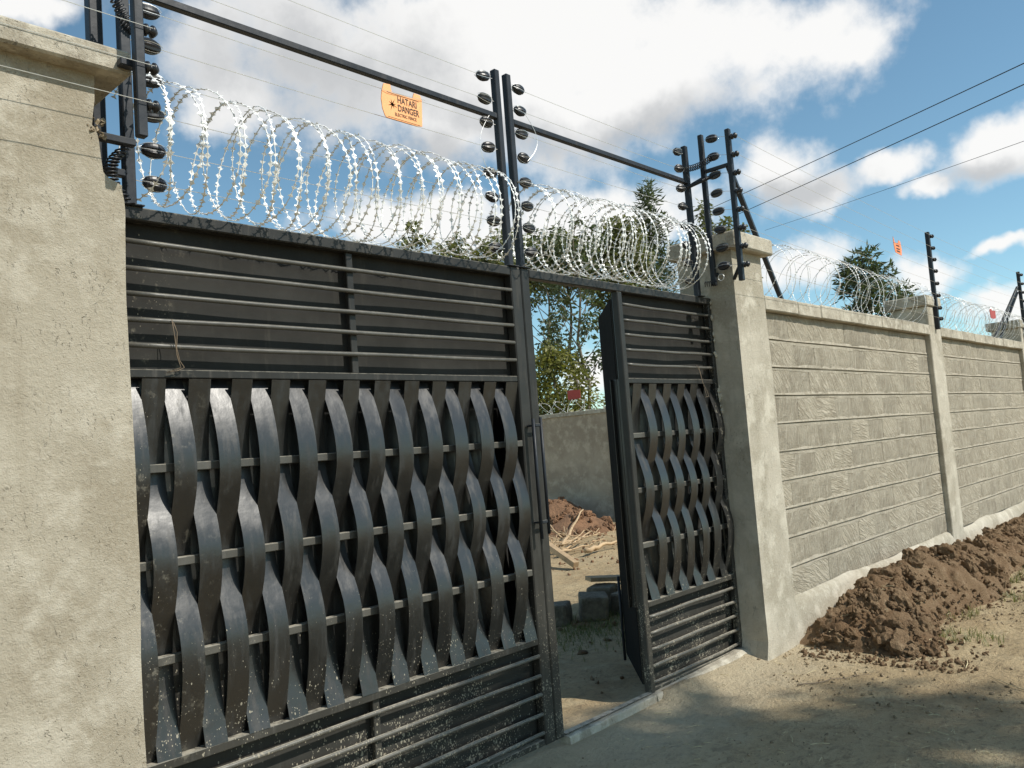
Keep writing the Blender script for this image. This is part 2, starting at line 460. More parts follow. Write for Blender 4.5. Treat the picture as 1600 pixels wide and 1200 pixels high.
class MB:
    def __init__(self):
        self.v = []
        self.f = []

    def add(self, vs, fs):
        n = len(self.v)
        self.v.extend([tuple(x) for x in vs])
        self.f.extend([tuple(i + n for i in q) for q in fs])
        return self

    def box(self, x0, x1, y0, y1, z0, z1, b=0.003):
        b = min(b, 0.45 * min(x1 - x0, y1 - y0, z1 - z0))
        xs, ys, zs = (x0, x1), (y0, y1), (z0, z1)
        vs, idx = [], {}
        for i in (0, 1):
            for j in (0, 1):
                for k in (0, 1):
                    dx, dy, dz = (b, -b)[i], (b, -b)[j], (b, -b)[k]
                    X, Y, Z = xs[i], ys[j], zs[k]
                    for ax, pnt in enumerate(((X, Y + dy, Z + dz), (X + dx, Y, Z + dz), (X + dx, Y + dy, Z))):
                        idx[(i, j, k, ax)] = len(vs)
                        vs.append(pnt)
        fs = []
        q = [(0, 0), (1, 0), (1, 1), (0, 1)]
        for s in (0, 1):
            f0 = [idx[(s, a, c, 0)] for a, c in q]
            f1 = [idx[(a, s, c, 1)] for a, c in q]
            f2 = [idx[(a, c, s, 2)] for a, c in q]
            fs += [f0[::-1] if s == 0 else f0, f1 if s == 0 else f1[::-1], f2[::-1] if s == 0 else f2]
        for a in (0, 1):
            for c in (0, 1):
                e = [idx[(a, c, 0, 0)], idx[(a, c, 1, 0)], idx[(a, c, 1, 1)], idx[(a, c, 0, 1)]]
                fs.append(e if (a ^ c) else e[::-1])
                e = [idx[(a, 0, c, 0)], idx[(a, 1, c, 0)], idx[(a, 1, c, 2)], idx[(a, 0, c, 2)]]
                fs.append(e[::-1] if (a ^ c) else e)
                e = [idx[(0, a, c, 1)], idx[(1, a, c, 1)], idx[(1, a, c, 2)], idx[(0, a, c, 2)]]
                fs.append(e if (a ^ c) else e[::-1])
        for i in (0, 1):
            for j in (0, 1):
                for k in (0, 1):
                    e = [idx[(i, j, k, 0)], idx[(i, j, k, 1)], idx[(i, j, k, 2)]]
                    fs.append(e if ((i + j + k) % 2 == 1) else e[::-1])
        return self.add(vs, fs)

    def tube(self, pts, r, n=6, caps=True, r1=None):
        pts = [Vector(p) for p in pts]
        k = len(pts)
        rad = r if callable(r) else (lambda s: r + ((r1 if r1 is not None else r) - r) * s)
        t0 = (pts[1] - pts[0]).normalized()
        nrm = t0.cross(Vector((0.13, 0.29, 0.95)))
        if nrm.length < 0.05:
            nrm = t0.cross(Vector((1, 0, 0)))
        nrm.normalize()
        vs, fs = [], []
        for i, p in enumerate(pts):
            t = (pts[min(i + 1, k - 1)] - pts[max(i - 1, 0)]).normalized()
            nrm = (nrm - t * nrm.dot(t)).normalized()
            bn = t.cross(nrm)
            rr = rad(i / (k - 1))
            for a in range(n):
                th = 2 * PI * a / n
                vs.append(p + nrm * (rr * math.cos(th)) + bn * (rr * math.sin(th)))
        for i in range(k - 1):
            for a in range(n):
                a2 = (a + 1) % n
                fs.append((i * n + a, i * n + a2, (i + 1) * n + a2, (i + 1) * n + a))
        if caps:
            fs.append(tuple(range(n))[::-1])
            fs.append(tuple((k - 1) * n + a for a in range(n)))
        return self.add(vs, fs)

    def bar(self, p0, p1, w, d=None, upv=(0, 0, 1)):
        """square tube between two points"""
        p0, p1 = Vector(p0), Vector(p1)
        d = d or w
        t = (p1 - p0).normalized()
        u = Vector(upv)
        if abs(t.dot(u)) > 0.95:
            u = Vector((0, 1, 0))
        s = t.cross(u).normalized()
        u = s.cross(t)
        L = (p1 - p0).length
        k = len(self.v)
        self.box(-w / 2, w / 2, -d / 2, d / 2, 0, L, 0.003)
        for i in range(k, len(self.v)):
            x, y, z = self.v[i]
            self.v[i] = tuple(p0 + s * x + u * y + t * z)
        return self

    def build(self, name, mat, parent=None, smooth=False, origin=None):
        vs = np.array(self.v, dtype=float)
        o = Vector(origin) if origin is not None else Vector(((vs.min(0) + vs.max(0)) / 2).tolist())
        me = bpy.data.meshes.new(name)
        me.from_pydata((vs - np.array(o)).tolist(), [], self.f)
        me.materials.append(mat)
        if smooth:
            me.polygons.foreach_set('use_smooth', [True] * len(me.polygons))
        me.update()
        ob = bpy.data.objects.new(name, me)
        link(ob, parent)
        ob.location = o - (wloc(parent) if parent is not None else Vector())
        return ob


def wloc(o):
    v = Vector()
    while o is not None:
        v += o.location
        o = o.parent
    return v


def inst(me, name, loc, parent=None, rot=None, scale=None):
    o = bpy.data.objects.new(name, me)
    link(o, parent)
    o.location = Vector(loc) - (wloc(parent) if parent is not None else Vector())
    if rot is not None:
        o.rotation_euler = rot
    if scale is not None:
        o.scale = scale
    return o


def mesh_only(mb, name, mat, smooth=False):
    me = bpy.data.meshes.new(name)
    me.from_pydata(mb.v, [], mb.f)
    me.materials.append(mat)
    if smooth:
        me.polygons.foreach_set('use_smooth', [True] * len(me.polygons))
    me.update()
    return me


def raw_mesh(name, V, F, mat, smooth=False):
    """fast numpy mesh: V (n,3), F (m,k)"""
    me = bpy.data.meshes.new(name)
    V = np.asarray(V, dtype=np.float32)
    F = np.asarray(F, dtype=np.int32)
    k = F.shape[1]
    me.vertices.add(len(V))
    me.vertices.foreach_set('co', V.ravel())
    me.loops.add(F.size)
    me.loops.foreach_set('vertex_index', F.ravel())
    me.polygons.add(len(F))
    me.polygons.foreach_set('loop_start', np.arange(0, F.size, k, dtype=np.int32))
    me.polygons.foreach_set('loop_total', np.full(len(F), k, dtype=np.int32))
    if smooth:
        me.polygons.foreach_set('use_smooth', np.ones(len(F), dtype=bool))
    me.materials.append(mat)
    me.update(calc_edges=True)
    me.validate()
    return me


_perm = rng.random((64, 64, 64)).astype(np.float32)


def vnoise(P):
    P = np.asarray(P, dtype=float)
    i = np.floor(P).astype(int)
    f = P - i
    f = f * f * (3 - 2 * f)
    out = 0
    for dx in (0, 1):
        for dy in (0, 1):
            for dz in (0, 1):
                w = (f[..., 0] if dx else 1 - f[..., 0]) * (f[..., 1] if dy else 1 - f[..., 1]) * (f[..., 2] if dz else 1 - f[..., 2])
                out = out + w * _perm[(i[..., 0] + dx) & 63, (i[..., 1] + dy) & 63, (i[..., 2] + dz) & 63]
    return out - 0.5


def fbm(P, oct=4, gain=0.5):
    P = np.asarray(P, dtype=float)
    s, a = 0, 1.0
    for k in range(oct):
        s = s + a * vnoise(P * (2 ** k) + 7.3 * k)
        a *= gain
    return s


# ------------------------------------------------------------------ ground
def axis(lo, hi, step, far):
    a = list(np.arange(lo, hi + 1e-6, step))
    s, x = step, hi
    while x < far:
        s *= 1.35
        x += s
        a.append(x)
    s, x = step, lo
    b = []
    while x > -far:
        s *= 1.35
        x -= s
        b.append(x)
    return np.array(b[::-1] + a)


def ground_z(x, y):
    x = np.asarray(x, dtype=float)
    y = np.asarray(y, dtype=float)
    P = np.stack([x, y, np.zeros_like(x)], -1)
    z = 0.05 * fbm(P * 0.45, 3) + 0.012 * fbm(P * 5.0 + 3, 3)
    out = np.clip((-0.35 - y) / 0.8, 0, 1)                        # rougher out on the road side
    rough = np.clip((x - 1.4) / 1.5, 0, 1) * out
    z = z + rough * 0.05 * np.maximum(fbm(P * 7.0 + 11, 4), -0.1)
    gate = np.exp(-(np.maximum(np.abs(y + 0.02) - 0.06, 0) / 0.16) ** 2) * ((x > -2.4) & (x < 2.9))
    z = z * (1 - 0.85 * gate) - 0.012
    inside = np.clip((y - 0.1) / 0.4, 0, 1)
    z = z + inside * 0.03 * fbm(P * 1.7 + 5, 3)
    ramp = np.clip((-y) / 0.35, 0, 1)
    apron = np.clip(1 - (-0.005 - y) / 0.32, 0, 1) * (y < 0.0) * np.clip((x - 0.93) / 0.06, 0, 1) * np.clip((2.1 - x) / 0.06, 0, 1)
    z = z + 0.055 * apron ** 1.4
    return z


gx, gy = axis(-4.0, 6.6, 0.045, 400.0), axis(-3.4, 4.6, 0.045, 400.0)
GX, GY = np.meshgrid(gx, gy, indexing='ij')
GZ = ground_z(GX, GY)
nx, ny = GX.shape
ii = np.arange(nx * ny).reshape(nx, ny)
GF = np.stack([ii[:-1, :-1], ii[1:, :-1], ii[1:, 1:], ii[:-1, 1:]], -1).reshape(-1, 4)
me = raw_mesh('ground', np.stack([GX, GY, GZ], -1).reshape(-1, 3), GF, M['ground'], True)
tag(link(bpy.data.objects.new('ground', me)), 'dry trampled earth in front of and behind the gate', kind='structure')


def gz(x, y):
    return float(ground_z(np.array([x]), np.array([y]))[0])


# ------------------------------------------------------------------ gate pillars
def rough_prism(outline_rows, y0, y1, amp=0.004, seed=0, nx=10):
    """pillar shaft from rows (z, x0, x1); the faces are gridded and slightly uneven"""
    mb = MB()
    rings = []
    for (z, x0, x1) in outline_rows:
        ring = []
        for s in range(nx):
            ring.append((x0 + (x1 - x0) * s / nx, y0, z))
        for s in range(nx):
            ring.append((x1, y0 + (y1 - y0) * s / nx, z))
        for s in range(nx):
            ring.append((x1 - (x1 - x0) * s / nx, y1, z))
        for s in range(nx):
            ring.append((x0, y1 - (y1 - y0) * s / nx, z))
        rings.append(ring)
    A = np.array(rings)
    cx = A[..., 0].mean(1, keepdims=True)
    cy = A[..., 1].mean(1, keepdims=True)
    d = amp * fbm(A * 2.3 + seed, 4) * 2 + amp * 0.6 * fbm(A * 14.0 + seed, 2)
    dx, dy = A[..., 0] - cx, A[..., 1] - cy
    L = np.sqrt(dx ** 2 + dy ** 2)
    rim = (np.abs(dx) > 0.98 * np.abs(dx).max()) & (np.abs(dy) > 0.98 * np.abs(dy).max())
    corner = np.where(rim, -0.006, 0.0)
    A[..., 0] += dx / L * (d + corner)
    A[..., 1] += dy / L * (d + corner)
    n = 4 * nx
    k = len(outline_rows)
    fs = []
    for i in range(k - 1):
        for a in range(n):
            a2 = (a + 1) % n
            fs.append((i * n + a, i * n + a2, (i + 1) * n + a2, (i + 1) * n + a))
    fs.append(tuple(range(n))[::-1])
    fs.append(tuple((k - 1) * n + a for a in range(n)))
    return mb.add(A.reshape(-1, 3).tolist(), fs)


PF = -0.2        # front of the gate pillars
lp = thing('gate_pillar', (-2.5, 0.03, 0), 'tall plastered concrete pillar filling the left edge of the photo', 'pillar')
rows = [(z, -2.77, -2.258 + 0.002 * math.sin(z * 5)) for z in np.linspace(-0.1, 2.52, 46)]
rows += [(2.56, -2.77, -2.260), (2.595, -2.77, -2.266), (2.615, -2.77, -2.272), (2.632, -2.77, -2.315), (2.65, -2.77, -2.333), (2.70, -2.77, -2.337),
         (2.76, -2.77, -2.342), (2.785, -2.77, -2.347), (2.81, -2.77, -2.362), (2.85, -2.77, -2.358), (2.90, -2.77, -2.351), (2.96, -2.77, -2.349), (3.0, -2.77, -2.349)]
rough_prism(rows, PF, 0.28, 0.004, 3).build('shaft', M['pillar'], lp)
bk = MB()
for k in range(34):
    c = Vector((-2.345 + random.gauss(0, 0.018), PF - 0.002 + random.uniform(-0.004, 0.02), 2.79 + random.gauss(0, 0.03)))
    s_ = random.uniform(0.004, 0.013)
    vs = [c + Vector((random.gauss(0, 1), random.gauss(0, 1) * 0.7, random.gauss(0, 1))).normalized() * s_ for _ in range(6)]
    bk.add(vs, [(0, 1, 2), (0, 2, 3), (0, 3, 1), (4, 2, 1), (4, 3, 2), (4, 1, 3), (5, 1, 0), (5, 2, 4)])
bk.build('broken_edge', M['rusty'], lp)['kind'] = 'stuff'
cap = MB().box(-2.83, -2.246, -0.27, 0.33, 2.99, 3.076, 0.008).build('cap', M['coping'], lp)

rp = thing('gate_pillar', (2.35, 0.03, 0), 'plastered concrete pillar between the gate and the block wall', 'pillar')
rows = [(z, 2.115 - 0.012 * (1 - z / 2.95) - (0.03 * max(0, 0.1 - z) / 0.1), 2.582 + 0.004 * math.sin(z * 4) + 0.05 * max(0, 0.45 - z)) for z in np.linspace(-0.1, 2.96, 46)]
rough_prism(rows, PF, 0.26, 0.005, 9).build('shaft', M['plaster'], rp)
MB().box(2.058, 2.665, -0.27, 0.31, 2.945, 3.07, 0.012).build('cap', M['coping'], rp)


# ------------------------------------------------------------------ boundary wall of cut stone blocks
WF = -0.142      # face of the blocks
bw = thing('boundary_wall', (6.8, 0, 0), 'long grey cut stone boundary wall running off to the right of the gate', 'wall')
variants = []
bL, bH = 0.385, 0.212
for k in range(8):
    mb = MB()
    nxg, nzg = 6, 4
    vs, fs = [], []
    for i in range(nxg + 1):
        for j in range(nzg + 1):
            x = (i / nxg - 0.5) * bL
            z = (j / nzg - 0.5) * bH
            edge = (i in (0, nxg)) or (j in (0, nzg))
            y = 0.0 if edge else -0.001 - 0.006 * random.random()
            vs.append((x, y, z))
    for i in range(nxg):
        for j in range(nzg):
            a = i * (nzg + 1) + j
            fs.append((a, a + nzg + 1, a + nzg + 2, a + 1))
    n0 = len(vs)
    vs += [(-bL / 2, 0.03, -bH / 2), (bL / 2, 0.03, -bH / 2), (bL / 2, 0.03, bH / 2), (-bL / 2, 0.03, bH / 2)]
    bot = [i * (nzg + 1) for i in range(nxg + 1)]
    top = [i * (nzg + 1) + nzg for i in range(nxg + 1)]
    fs.append(tuple([n0, n0 + 1] + bot[::-1]))
    fs.append(tuple([n0 + 2, n0 + 3] + top))
    fs.append(tuple([n0 + 3, n0] + [j for j in range(nzg + 1)]))
    fs.append(tuple([n0 + 1, n0 + 2] + [nxg * (nzg + 1) + j for j in range(nzg, -1, -1)]))
    mb.add(vs, fs)
    variants.append(mesh_only(mb, 'block', M['block']))

joints = [2.305 - 0.222 * k for k in range(9)]                # grooves between the courses
Z_COP0, Z_COP1 = 2.525, 2.64


def wall_bay(x0, x1, blocks=True):
    MB().box(x0, x1, WF + 0.016, 0.055, -0.1, Z_COP0, 0.002).build('wall_core', M['mortar'], bw)
    # courses
    tops = [Z_COP0 - 0.001] + joints
    for k in range(len(tops)):
        zt = tops[k]
        zb = tops[k + 1] if k + 1 < len(tops) else joints[-1] - 0.222
        off = random.uniform(0, 0.39)
        x = x0 - off
        while x < x1 and blocks:
            w_ = 0.39 + random.uniform(-0.014, 0.014)
            a, c = max(x + 0.0005, x0 + 0.002), min(x + w_ - 0.0005, x1 - 0.002)
            if c - a > 0.05:
                o = inst(random.choice(variants), 'block', ((a + c) / 2, WF + random.uniform(-0.0015, 0.0015), (zt + zb) / 2), bw,
                         scale=((c - a) / bL, 1.0, (zt - zb - 0.008) / bH))
            x += w_
    # pointed bed joints: a pale band either side of a recessed groove
    n = int((x1 - x0) / 0.05)
    for zj in joints:
        mb = MB()
        for sgn in (1, -1):
            vs, fs = [], []
            for i in range(n + 1):
                x = x0 + 0.001 + (x1 - x0 - 0.002) * i / n
                wob = 0.005 * float(vnoise(np.array([x * 2.2, zj * 9, 0.3]))) * 2
                wide = 0.024 + 0.030 * float(vnoise(np.array([x * 6.0, zj * 7 + sgn, 2.3])))
                za = zj + wob + sgn * 0.0055
                zc = za + sgn * wide
                yf = WF - 0.0045 + 0.004 * float(vnoise(np.array([x * 12, zj, sgn])))
                vs += [(x, WF + 0.014, za), (x, yf, za + sgn * 0.002), (x, yf + 0.002, zc - sgn * 0.004), (x, WF + 0.014, zc)]
            for i in range(n):
                for q in range(3):
                    a = i * 4 + q
                    f = (a, a + 4, a + 5, a + 1)
                    fs.append(f if sgn > 0 else f[::-1])
            mb.add(vs, fs)
        mb.build('mortar_joint', M['mortar'], bw)
    # cast coping in lengths
    x = x0
    while x < x1 - 0.01:
        L = random.uniform(0.42, 0.6)
        c = min(x + L, x1)
        if x1 - c < 0.2:
            c = x1
        MB().box(x + 0.002, c - 0.002, WF - 0.062 + random.uniform(-0.004, 0.004), 0.105, Z_COP0 + random.uniform(-0.004, 0.003), Z_COP1 + random.uniform(-0.005, 0.005), 0.008).build('coping_slab', M['coping'], bw)
        x = c
    # sloping plaster haunch along the foot
    x0, x1 = x0 - 0.05, x1 + 0.05
    n = int((x1 - x0) / 0.08)
    vs, fs = [], []
    prof = [(WF - 0.004, 0.33), (WF - 0.03, 0.315), (WF - 0.055, 0.27), (WF - 0.085, 0.12), (WF - 0.11, -0.12)]
    for i in range(n + 1):
        x = x0 + (x1 - x0) * i / n
        for (y, z) in prof:
            e_ = min(1.0, max(0.0, (x - x0 - 0.05) / 0.35))
            vs.append((x, WF + (y - WF) * (0.4 + 0.6 * e_) + 0.012 * float(fbm(np.array([x * 3.0, z * 3.0, 1.0]), 3)), z + (0.06 * float(fbm(np.array([x * 1.1, 4.0, 2.0]), 3)) if z > 0.2 else 0)))
    m_ = len(prof)
    for i in range(n):
        for q in range(m_ - 1):
            a = i * m_ + q
            fs.append((a, a + 1, a + m_ + 1, a + m_))
    MB().add(vs, fs).build('plinth', M['plaster'], bw, True)


def wall_pier(x0, x1):
    MB().box(x0, x1, PF, 0.20, -0.1, 2.86, 0.008).build('pier', M['plaster'], bw)
    MB().box(x0 - 0.05, x1 + 0.06, PF + 0.03 - 0.05, 0.26, 2.86, 2.985, 0.012).build('pier_cap', M['coping'], bw)


wall_bay(2.582, 6.62)
wall_pier(6.62, 7.03)
wall_bay(7.03, 11.08)
wall_pier(11.08, 11.48)
wall_bay(11.48, 15.5, blocks=False)
wall_pier(15.5, 15.9)

lw = thing('boundary_wall', (-4.6, 0, 0), 'short stretch of rendered wall beyond the left gate pillar', 'wall')
MB().box(-7.2, -2.775, WF, 0.06, -0.1, Z_COP0, 0.004).build('wall_core', M['plaster'], lw)
MB().box(-7.2, -2.775, WF - 0.06, 0.105, Z_COP0, Z_COP1, 0.01).build('coping_slab', M['coping'], lw)

# inner side wall of the compound, running back from the far pier
SX = 11.0
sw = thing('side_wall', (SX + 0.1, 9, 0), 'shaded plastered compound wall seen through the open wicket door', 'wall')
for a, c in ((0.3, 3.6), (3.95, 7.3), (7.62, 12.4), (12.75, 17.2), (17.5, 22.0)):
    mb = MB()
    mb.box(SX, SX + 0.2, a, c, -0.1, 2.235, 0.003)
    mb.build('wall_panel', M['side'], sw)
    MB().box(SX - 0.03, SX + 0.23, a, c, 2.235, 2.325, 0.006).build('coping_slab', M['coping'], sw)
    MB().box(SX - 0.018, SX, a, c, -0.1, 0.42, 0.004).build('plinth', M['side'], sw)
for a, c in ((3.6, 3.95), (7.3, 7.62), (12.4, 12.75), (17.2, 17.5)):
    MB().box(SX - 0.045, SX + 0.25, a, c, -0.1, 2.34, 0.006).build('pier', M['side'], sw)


# ------------------------------------------------------------------ the steel gate
def slat_mesh(front_first, h0, h1, name):
    """one woven flat strip; in front of the rail at the top, then behind the next bar, and so on"""
    levels = [1.963, 1.627, 1.276, 0.928, 0.578]
    if front_first:
        ys = [0.001, 0.050, -0.030, 0.050, 0.000]
    else:
        ys = [0.052, -0.030, 0.050, -0.030, 0.040]
    ys = [ys[0]] + [y + random.uniform(-h0, h0) for y in ys[1:4]] + [ys[4]]
    levels = [levels[0]] + [z + random.uniform(-h1, h1) for z in levels[1:4]] + [levels[4]]
    mb = MB()
    vs, fs = [], []
    K = 9
    pts = []
    for i in range(4):
        for s in range(K):
            u = s / K
            w = math.sin(PI * u / 2) if i == 0 else (1 - math.cos(PI * u / 2) if i == 3 else (1 - math.cos(PI * u)) / 2)
            pts.append((levels[i] + (levels[i + 1] - levels[i]) * u, ys[i] + (ys[i + 1] - ys[i]) * w))
    pts.append((levels[4], ys[4]))
    th = 0.0035
    hw = 0.0445
    for k, (z, y) in enumerate(pts):
        z2, y2 = pts[min(k + 1, len(pts) - 1)]
        z1, y1 = pts[max(k - 1, 0)]
        t = Vector((0, y2 - y1, z2 - z1)).normalized()
        nrm = Vector((0, -t.z, t.y))
        if nrm.y > 0:
            nrm = -nrm
        a = Vector((0, y, z)) + nrm * th / 2
        c = Vector((0, y, z)) - nrm * th / 2
        vs += [(-hw, a.y, a.z), (hw, a.y, a.z), (hw, a.y, a.z), (hw, c.y, c.z), (hw, c.y, c.z), (-hw, c.y, c.z), (-hw, c.y, c.z), (-hw, a.y, a.z)]
    n = len(pts)
    for k in range(n - 1):
        for q in (0, 2, 4, 6):
            fs.append((k * 8 + q, (k + 1) * 8 + q, (k + 1) * 8 + q + 1, k * 8 + q + 1))
    for k, order in ((0, (0, 1, 3, 5)), (n - 1, (5, 3, 1, 0))):
        q0 = len(vs)
        vs += [vs[k * 8 + q] for q in order]
        fs.append((q0, q0 + 1, q0 + 2, q0 + 3))
    mb.add(vs, fs)
    me = mesh_only(mb, name, M['paint'], True)
    return me


SLAT_A = [slat_mesh(True, 0.007, 0.008, 'slat') for _ in range(5)]
SLAT_B = [slat_mesh(False, 0.007, 0.008, 'slat') for _ in range(5)]
BAR_TOP = [2.478, 2.378, 2.280, 2.184, 2.086]
BAR_BOT = [0.484, 0.383, 0.283, 0.182, 0.083]


def gate_panel(g, x0, x1, ca, cb, div=None):
    """infill between two stiles: louvre bars, woven slats, louvre bars"""
    MB().box(x0, x1, 0.002, 0.042, 1.966, 1.998).build('rail', M['frame'], g)
    MB().box(x0, x1, -0.002, 0.046, 0.546, 0.580).build('rail', M['frame'], g)
    MB().box(x0, x1, 0.004, 0.044, 0.020, 0.052).build('rail', M['frame'], g)
    # sheets; the upper one is a little buckled
    for (z0, z1, amp) in ((1.985, 2.600, 0.006), (0.03, 0.566, 0.003)):
        nxs, nzs = 26, 8
        vs, fs = [], []
        for i in range(nxs + 1):
            for j in range(nzs + 1):
                x = x0 - 0.03 + (x1 - x0 + 0.06) * i / nxs
                z = z0 + (z1 - z0) * j / nzs
                y = 0.0585 + amp * 2 * float(fbm(np.array([x * 1.3, z * 2.2, z0]), 2)) * min(1, 5 * min(i, nxs - i) / nxs)
                vs.append((x, max(y, 0.0535), z))
        for i in range(nxs):
            for j in range(nzs):
                a = i * (nzs + 1) + j
                fs.append((a, a + nzs + 1, a + nzs + 2, a + 1))
        MB().add(vs, fs).build('sheet', M['sheet'], g, True)
    MB().box(x0 - 0.03, x1 + 0.03, 0.125, 0.128, 0.54, 2.0, 0.001).build('back_sheet', M['paint'], g)
    for xs_ in (x0 - 0.003, x1):
        MB().box(xs_, xs_ + 0.003, 0.0525, 0.1245, 0.54, 2.0, 0.001).build('side_return', M['paint'], g)
    for z in (1.627, 1.276, 0.928):
        MB().box(x0, x1, 0.0, 0.034, z - 0.0165, z + 0.0165).build('crossbar', M['bar'], g)
    for z in BAR_TOP + BAR_BOT:
        n = 14
        sag = random.uniform(-0.003, 0.002)
        pts = []
        for i in range(n + 1):
            u = i / n
            pts.append((x0 + (x1 - x0) * u, 0.004 + 0.003 * math.sin(u * 7 + z * 9), z + sag * math.sin(PI * u) + 0.0016 * math.sin(u * 11 + z * 31)))
        MB().tube(pts, 0.0105, 8).build('louvre_bar', M['bar'], g, True)
    if div:
        for (z0, z1) in ((1.999, 2.559), (0.053, 0.545)):
            MB().box(div - 0.018, div + 0.018, 0.017, 0.0435, z0, z1).build('divider', M['frame'], g)
    for me, cs in ((SLAT_A, ca), (SLAT_B, cb)):
        for x in cs:
            o = inst(random.choice(me), 'slat', (x, random.uniform(-0.003, 0.003), 0), g)
            o.rotation_euler.z = random.uniform(-0.035, 0.035)
            o.scale.y = random.uniform(0.86, 1.12)


gl = thing('gate_leaf', (-1.1, 0.02, 0), 'wide black steel gate leaf with woven slats beside the left pillar', 'gate', 'leaves of the black steel gate')
MB().box(-2.232, -0.088, -0.004, 0.048, 2.560, 2.612, 0.005).build('top_rail', M['frame'], gl)
MB().box(-2.232, -2.196, 0.000, 0.044, 0.02, 2.5595, 0.005).build('stile', M['frame'], gl)
MB().box(-0.087, -0.004, -0.004, 0.052, 0.02, 2.612, 0.006).build('stile', M['frame'], gl)
gate_panel(gl, -2.1955, -0.0875, [-2.095 + 0.1787 * k for k in range(12)][:11] + [-0.138], [-2.182] + [-2.006 + 0.1787 * k for k in range(11)], div=-1.16)

gr = thing('gate_leaf', (1.06, 0.02, 0), 'black steel gate leaf with the wicket doorway, beside the block wall', 'gate', 'leaves of the black steel gate')
MB().box(0.000, 0.068, -0.004, 0.052, 0.02, 2.612, 0.006).build('stile', M['frame'], gr)
MB().box(0.0685, 2.106, -0.004, 0.048, 2.560, 2.612, 0.005).build('top_rail', M['frame'], gr)
MB().box(0.912, 0.962, -0.004, 0.046, 0.02, 2.5595, 0.005).build('stile', M['frame'], gr)
MB().box(2.066, 2.106, 0.000, 0.044, 0.02, 2.5595, 0.005).build('stile', M['frame'], gr)
gate_panel(gr, 0.9625, 2.0655, [1.058 + 0.1775 * k for k in range(6)], [1.147 + 0.1775 * k for k in range(5)] + [2.022])
# cement smears where the right leaf meets the pillar
mb = MB()
for k in range(26):
    z = random.uniform(1.55, 2.58)
    s = random.uniform(0.008, 0.022)
    x = 2.1 + random.uniform(-0.02, 0.012)
    y = -0.008 + random.uniform(-0.004, 0.004)
    vs = []
    for i in range(6):
        a = i * PI / 3
        vs.append((x + s * math.cos(a) * random.uniform(0.6, 1.2), y, z + s * 1.4 * math.sin(a) * random.uniform(0.6, 1.2)))
    vs.append((x, y - s * 0.6, z))
    mb.add(vs, [(i, (i + 1) % 6, 6) for i in range(6)])
mb.build('cement_smear', M['plaster'], gr)['kind'] = 'stuff'

# pull handle: upright bars on two short cross pieces
hdl = MB().tube([(0.018, -0.048, 1.125), (0.018, -0.048, 1.765)], 0.0095, 8).build('pull_handle', M['post'], gl, True)
MB().tube([(-0.044, -0.048, 1.105), (-0.044, -0.048, 1.757)], 0.0095, 8).build('handle_bar', M['post'], hdl, True)
for z in (1.712, 1.185):
    MB().box(-0.0345, 0.0085, -0.054, -0.042, z, z + 0.018).build('cross_piece', M['post'], hdl)
    MB().box(-0.050, -0.038, -0.0415, -0.0045, z + 0.002, z + 0.014, 0.002).build('standoff', M['post'], hdl)

# wicket door, swung right back behind the fixed panel
hx, hy = 0.987, 0.058
ang = math.atan2(0.60 - hy, 1.575 - hx)
wd = thing('wicket_door', (hx, hy, 0), 'narrow black wicket door swung open inwards behind the right gate leaf', 'door')
wd.rotation_euler.z = ang


def wpart(mb, name, mat, parent=None, smooth=False):
    me = mesh_only(mb, name, mat, smooth)
    o = bpy.data.objects.new(name, me)
    return link(o, parent or wd)


DL = 0.80
wpart(MB().box(0.0, 0.04, 0.0, 0.042, 0.06, 2.53), 'stile', M['frame'])
wpart(MB().box(DL - 0.04, DL, 0.0, 0.042, 0.06, 2.53), 'stile', M['frame'])
for z in (0.06, 0.54, 1.965, 2.49):
    wpart(MB().box(0.0405, DL - 0.0405, 0.0, 0.040, z, z + 0.038), 'rail', M['frame'])
wpart(MB().box(0.002, DL - 0.002, 0.0425, 0.0455, 0.062, 2.528, 0.001), 'sheet', M['matte'])
wpart(MB().tube([(DL - 0.02, 0.060, 0.02), (DL - 0.02, 0.060, 0.62)], 0.011, 8), 'drop_bolt', M['post'], smooth=True)
for z in (0.35, 1.3, 2.3):
    wpart(MB().tube([(-0.012, 0.0, z), (-0.012, 0.0, z + 0.11)], 0.013, 8), 'hinge', M['post'], smooth=True)

th = thing('threshold', (0.49, 0.03, 0), 'pale concrete and steel sill across the open wicket doorway', 'sill')
vs, fs = [], []
n = 24
for i in range(n + 1):
    x = 0.066 + (0.914 - 0.066) * i / n
    q = 0.003 * float(fbm(np.array([x * 9, 1.0, 2.0]), 3))
    vs += [(x, -0.046 + 3 * q, -0.05), (x, -0.040 + 2 * q, 0.020 + q), (x, -0.034 + q, 0.026 + q), (x, 0.030, 0.028 + q * 0.5), (x, 0.040, -0.05)]
for i in range(n):
    for q in range(4):
        a = i * 5 + q
        fs.append((a, a + 5, a + 6, a + 1))
fs += [(0, 1, 2, 3, 4), tuple(n * 5 + q for q in (4, 3, 2, 1, 0))]
MB().add(vs, fs).build('concrete_sill', M['coping'], th)
MB().box(0.07, 0.91, -0.012, 0.028, 0.031, 0.037, 0.002).build('steel_strip', M['frame'], th)
k1 = MB()
vs, fs = [], []
for i in range(n + 1):
    x = 0.915 + (2.10 - 0.915) * i / n
    q = 0.006 * float(fbm(np.array([x * 7, 4.0, 2.0]), 3))
    h = 0.028 + 0.02 * (i / n)
    gk = min(1.0, i / 6)
    vs += [(x, -0.046 - 0.06 * gk + 6 * q, -0.05), (x, -0.040 - 0.03 * gk + 5 * q, h * 0.55 + q), (x, -0.034 + 2 * q, h + q), (x, 0.03, h + 0.004 + q * 0.5), (x, 0.05, -0.05)]
for i in range(n):
    for q in range(4):
        a = i * 5 + q
        fs.append((a, a + 5, a + 6, a + 1))
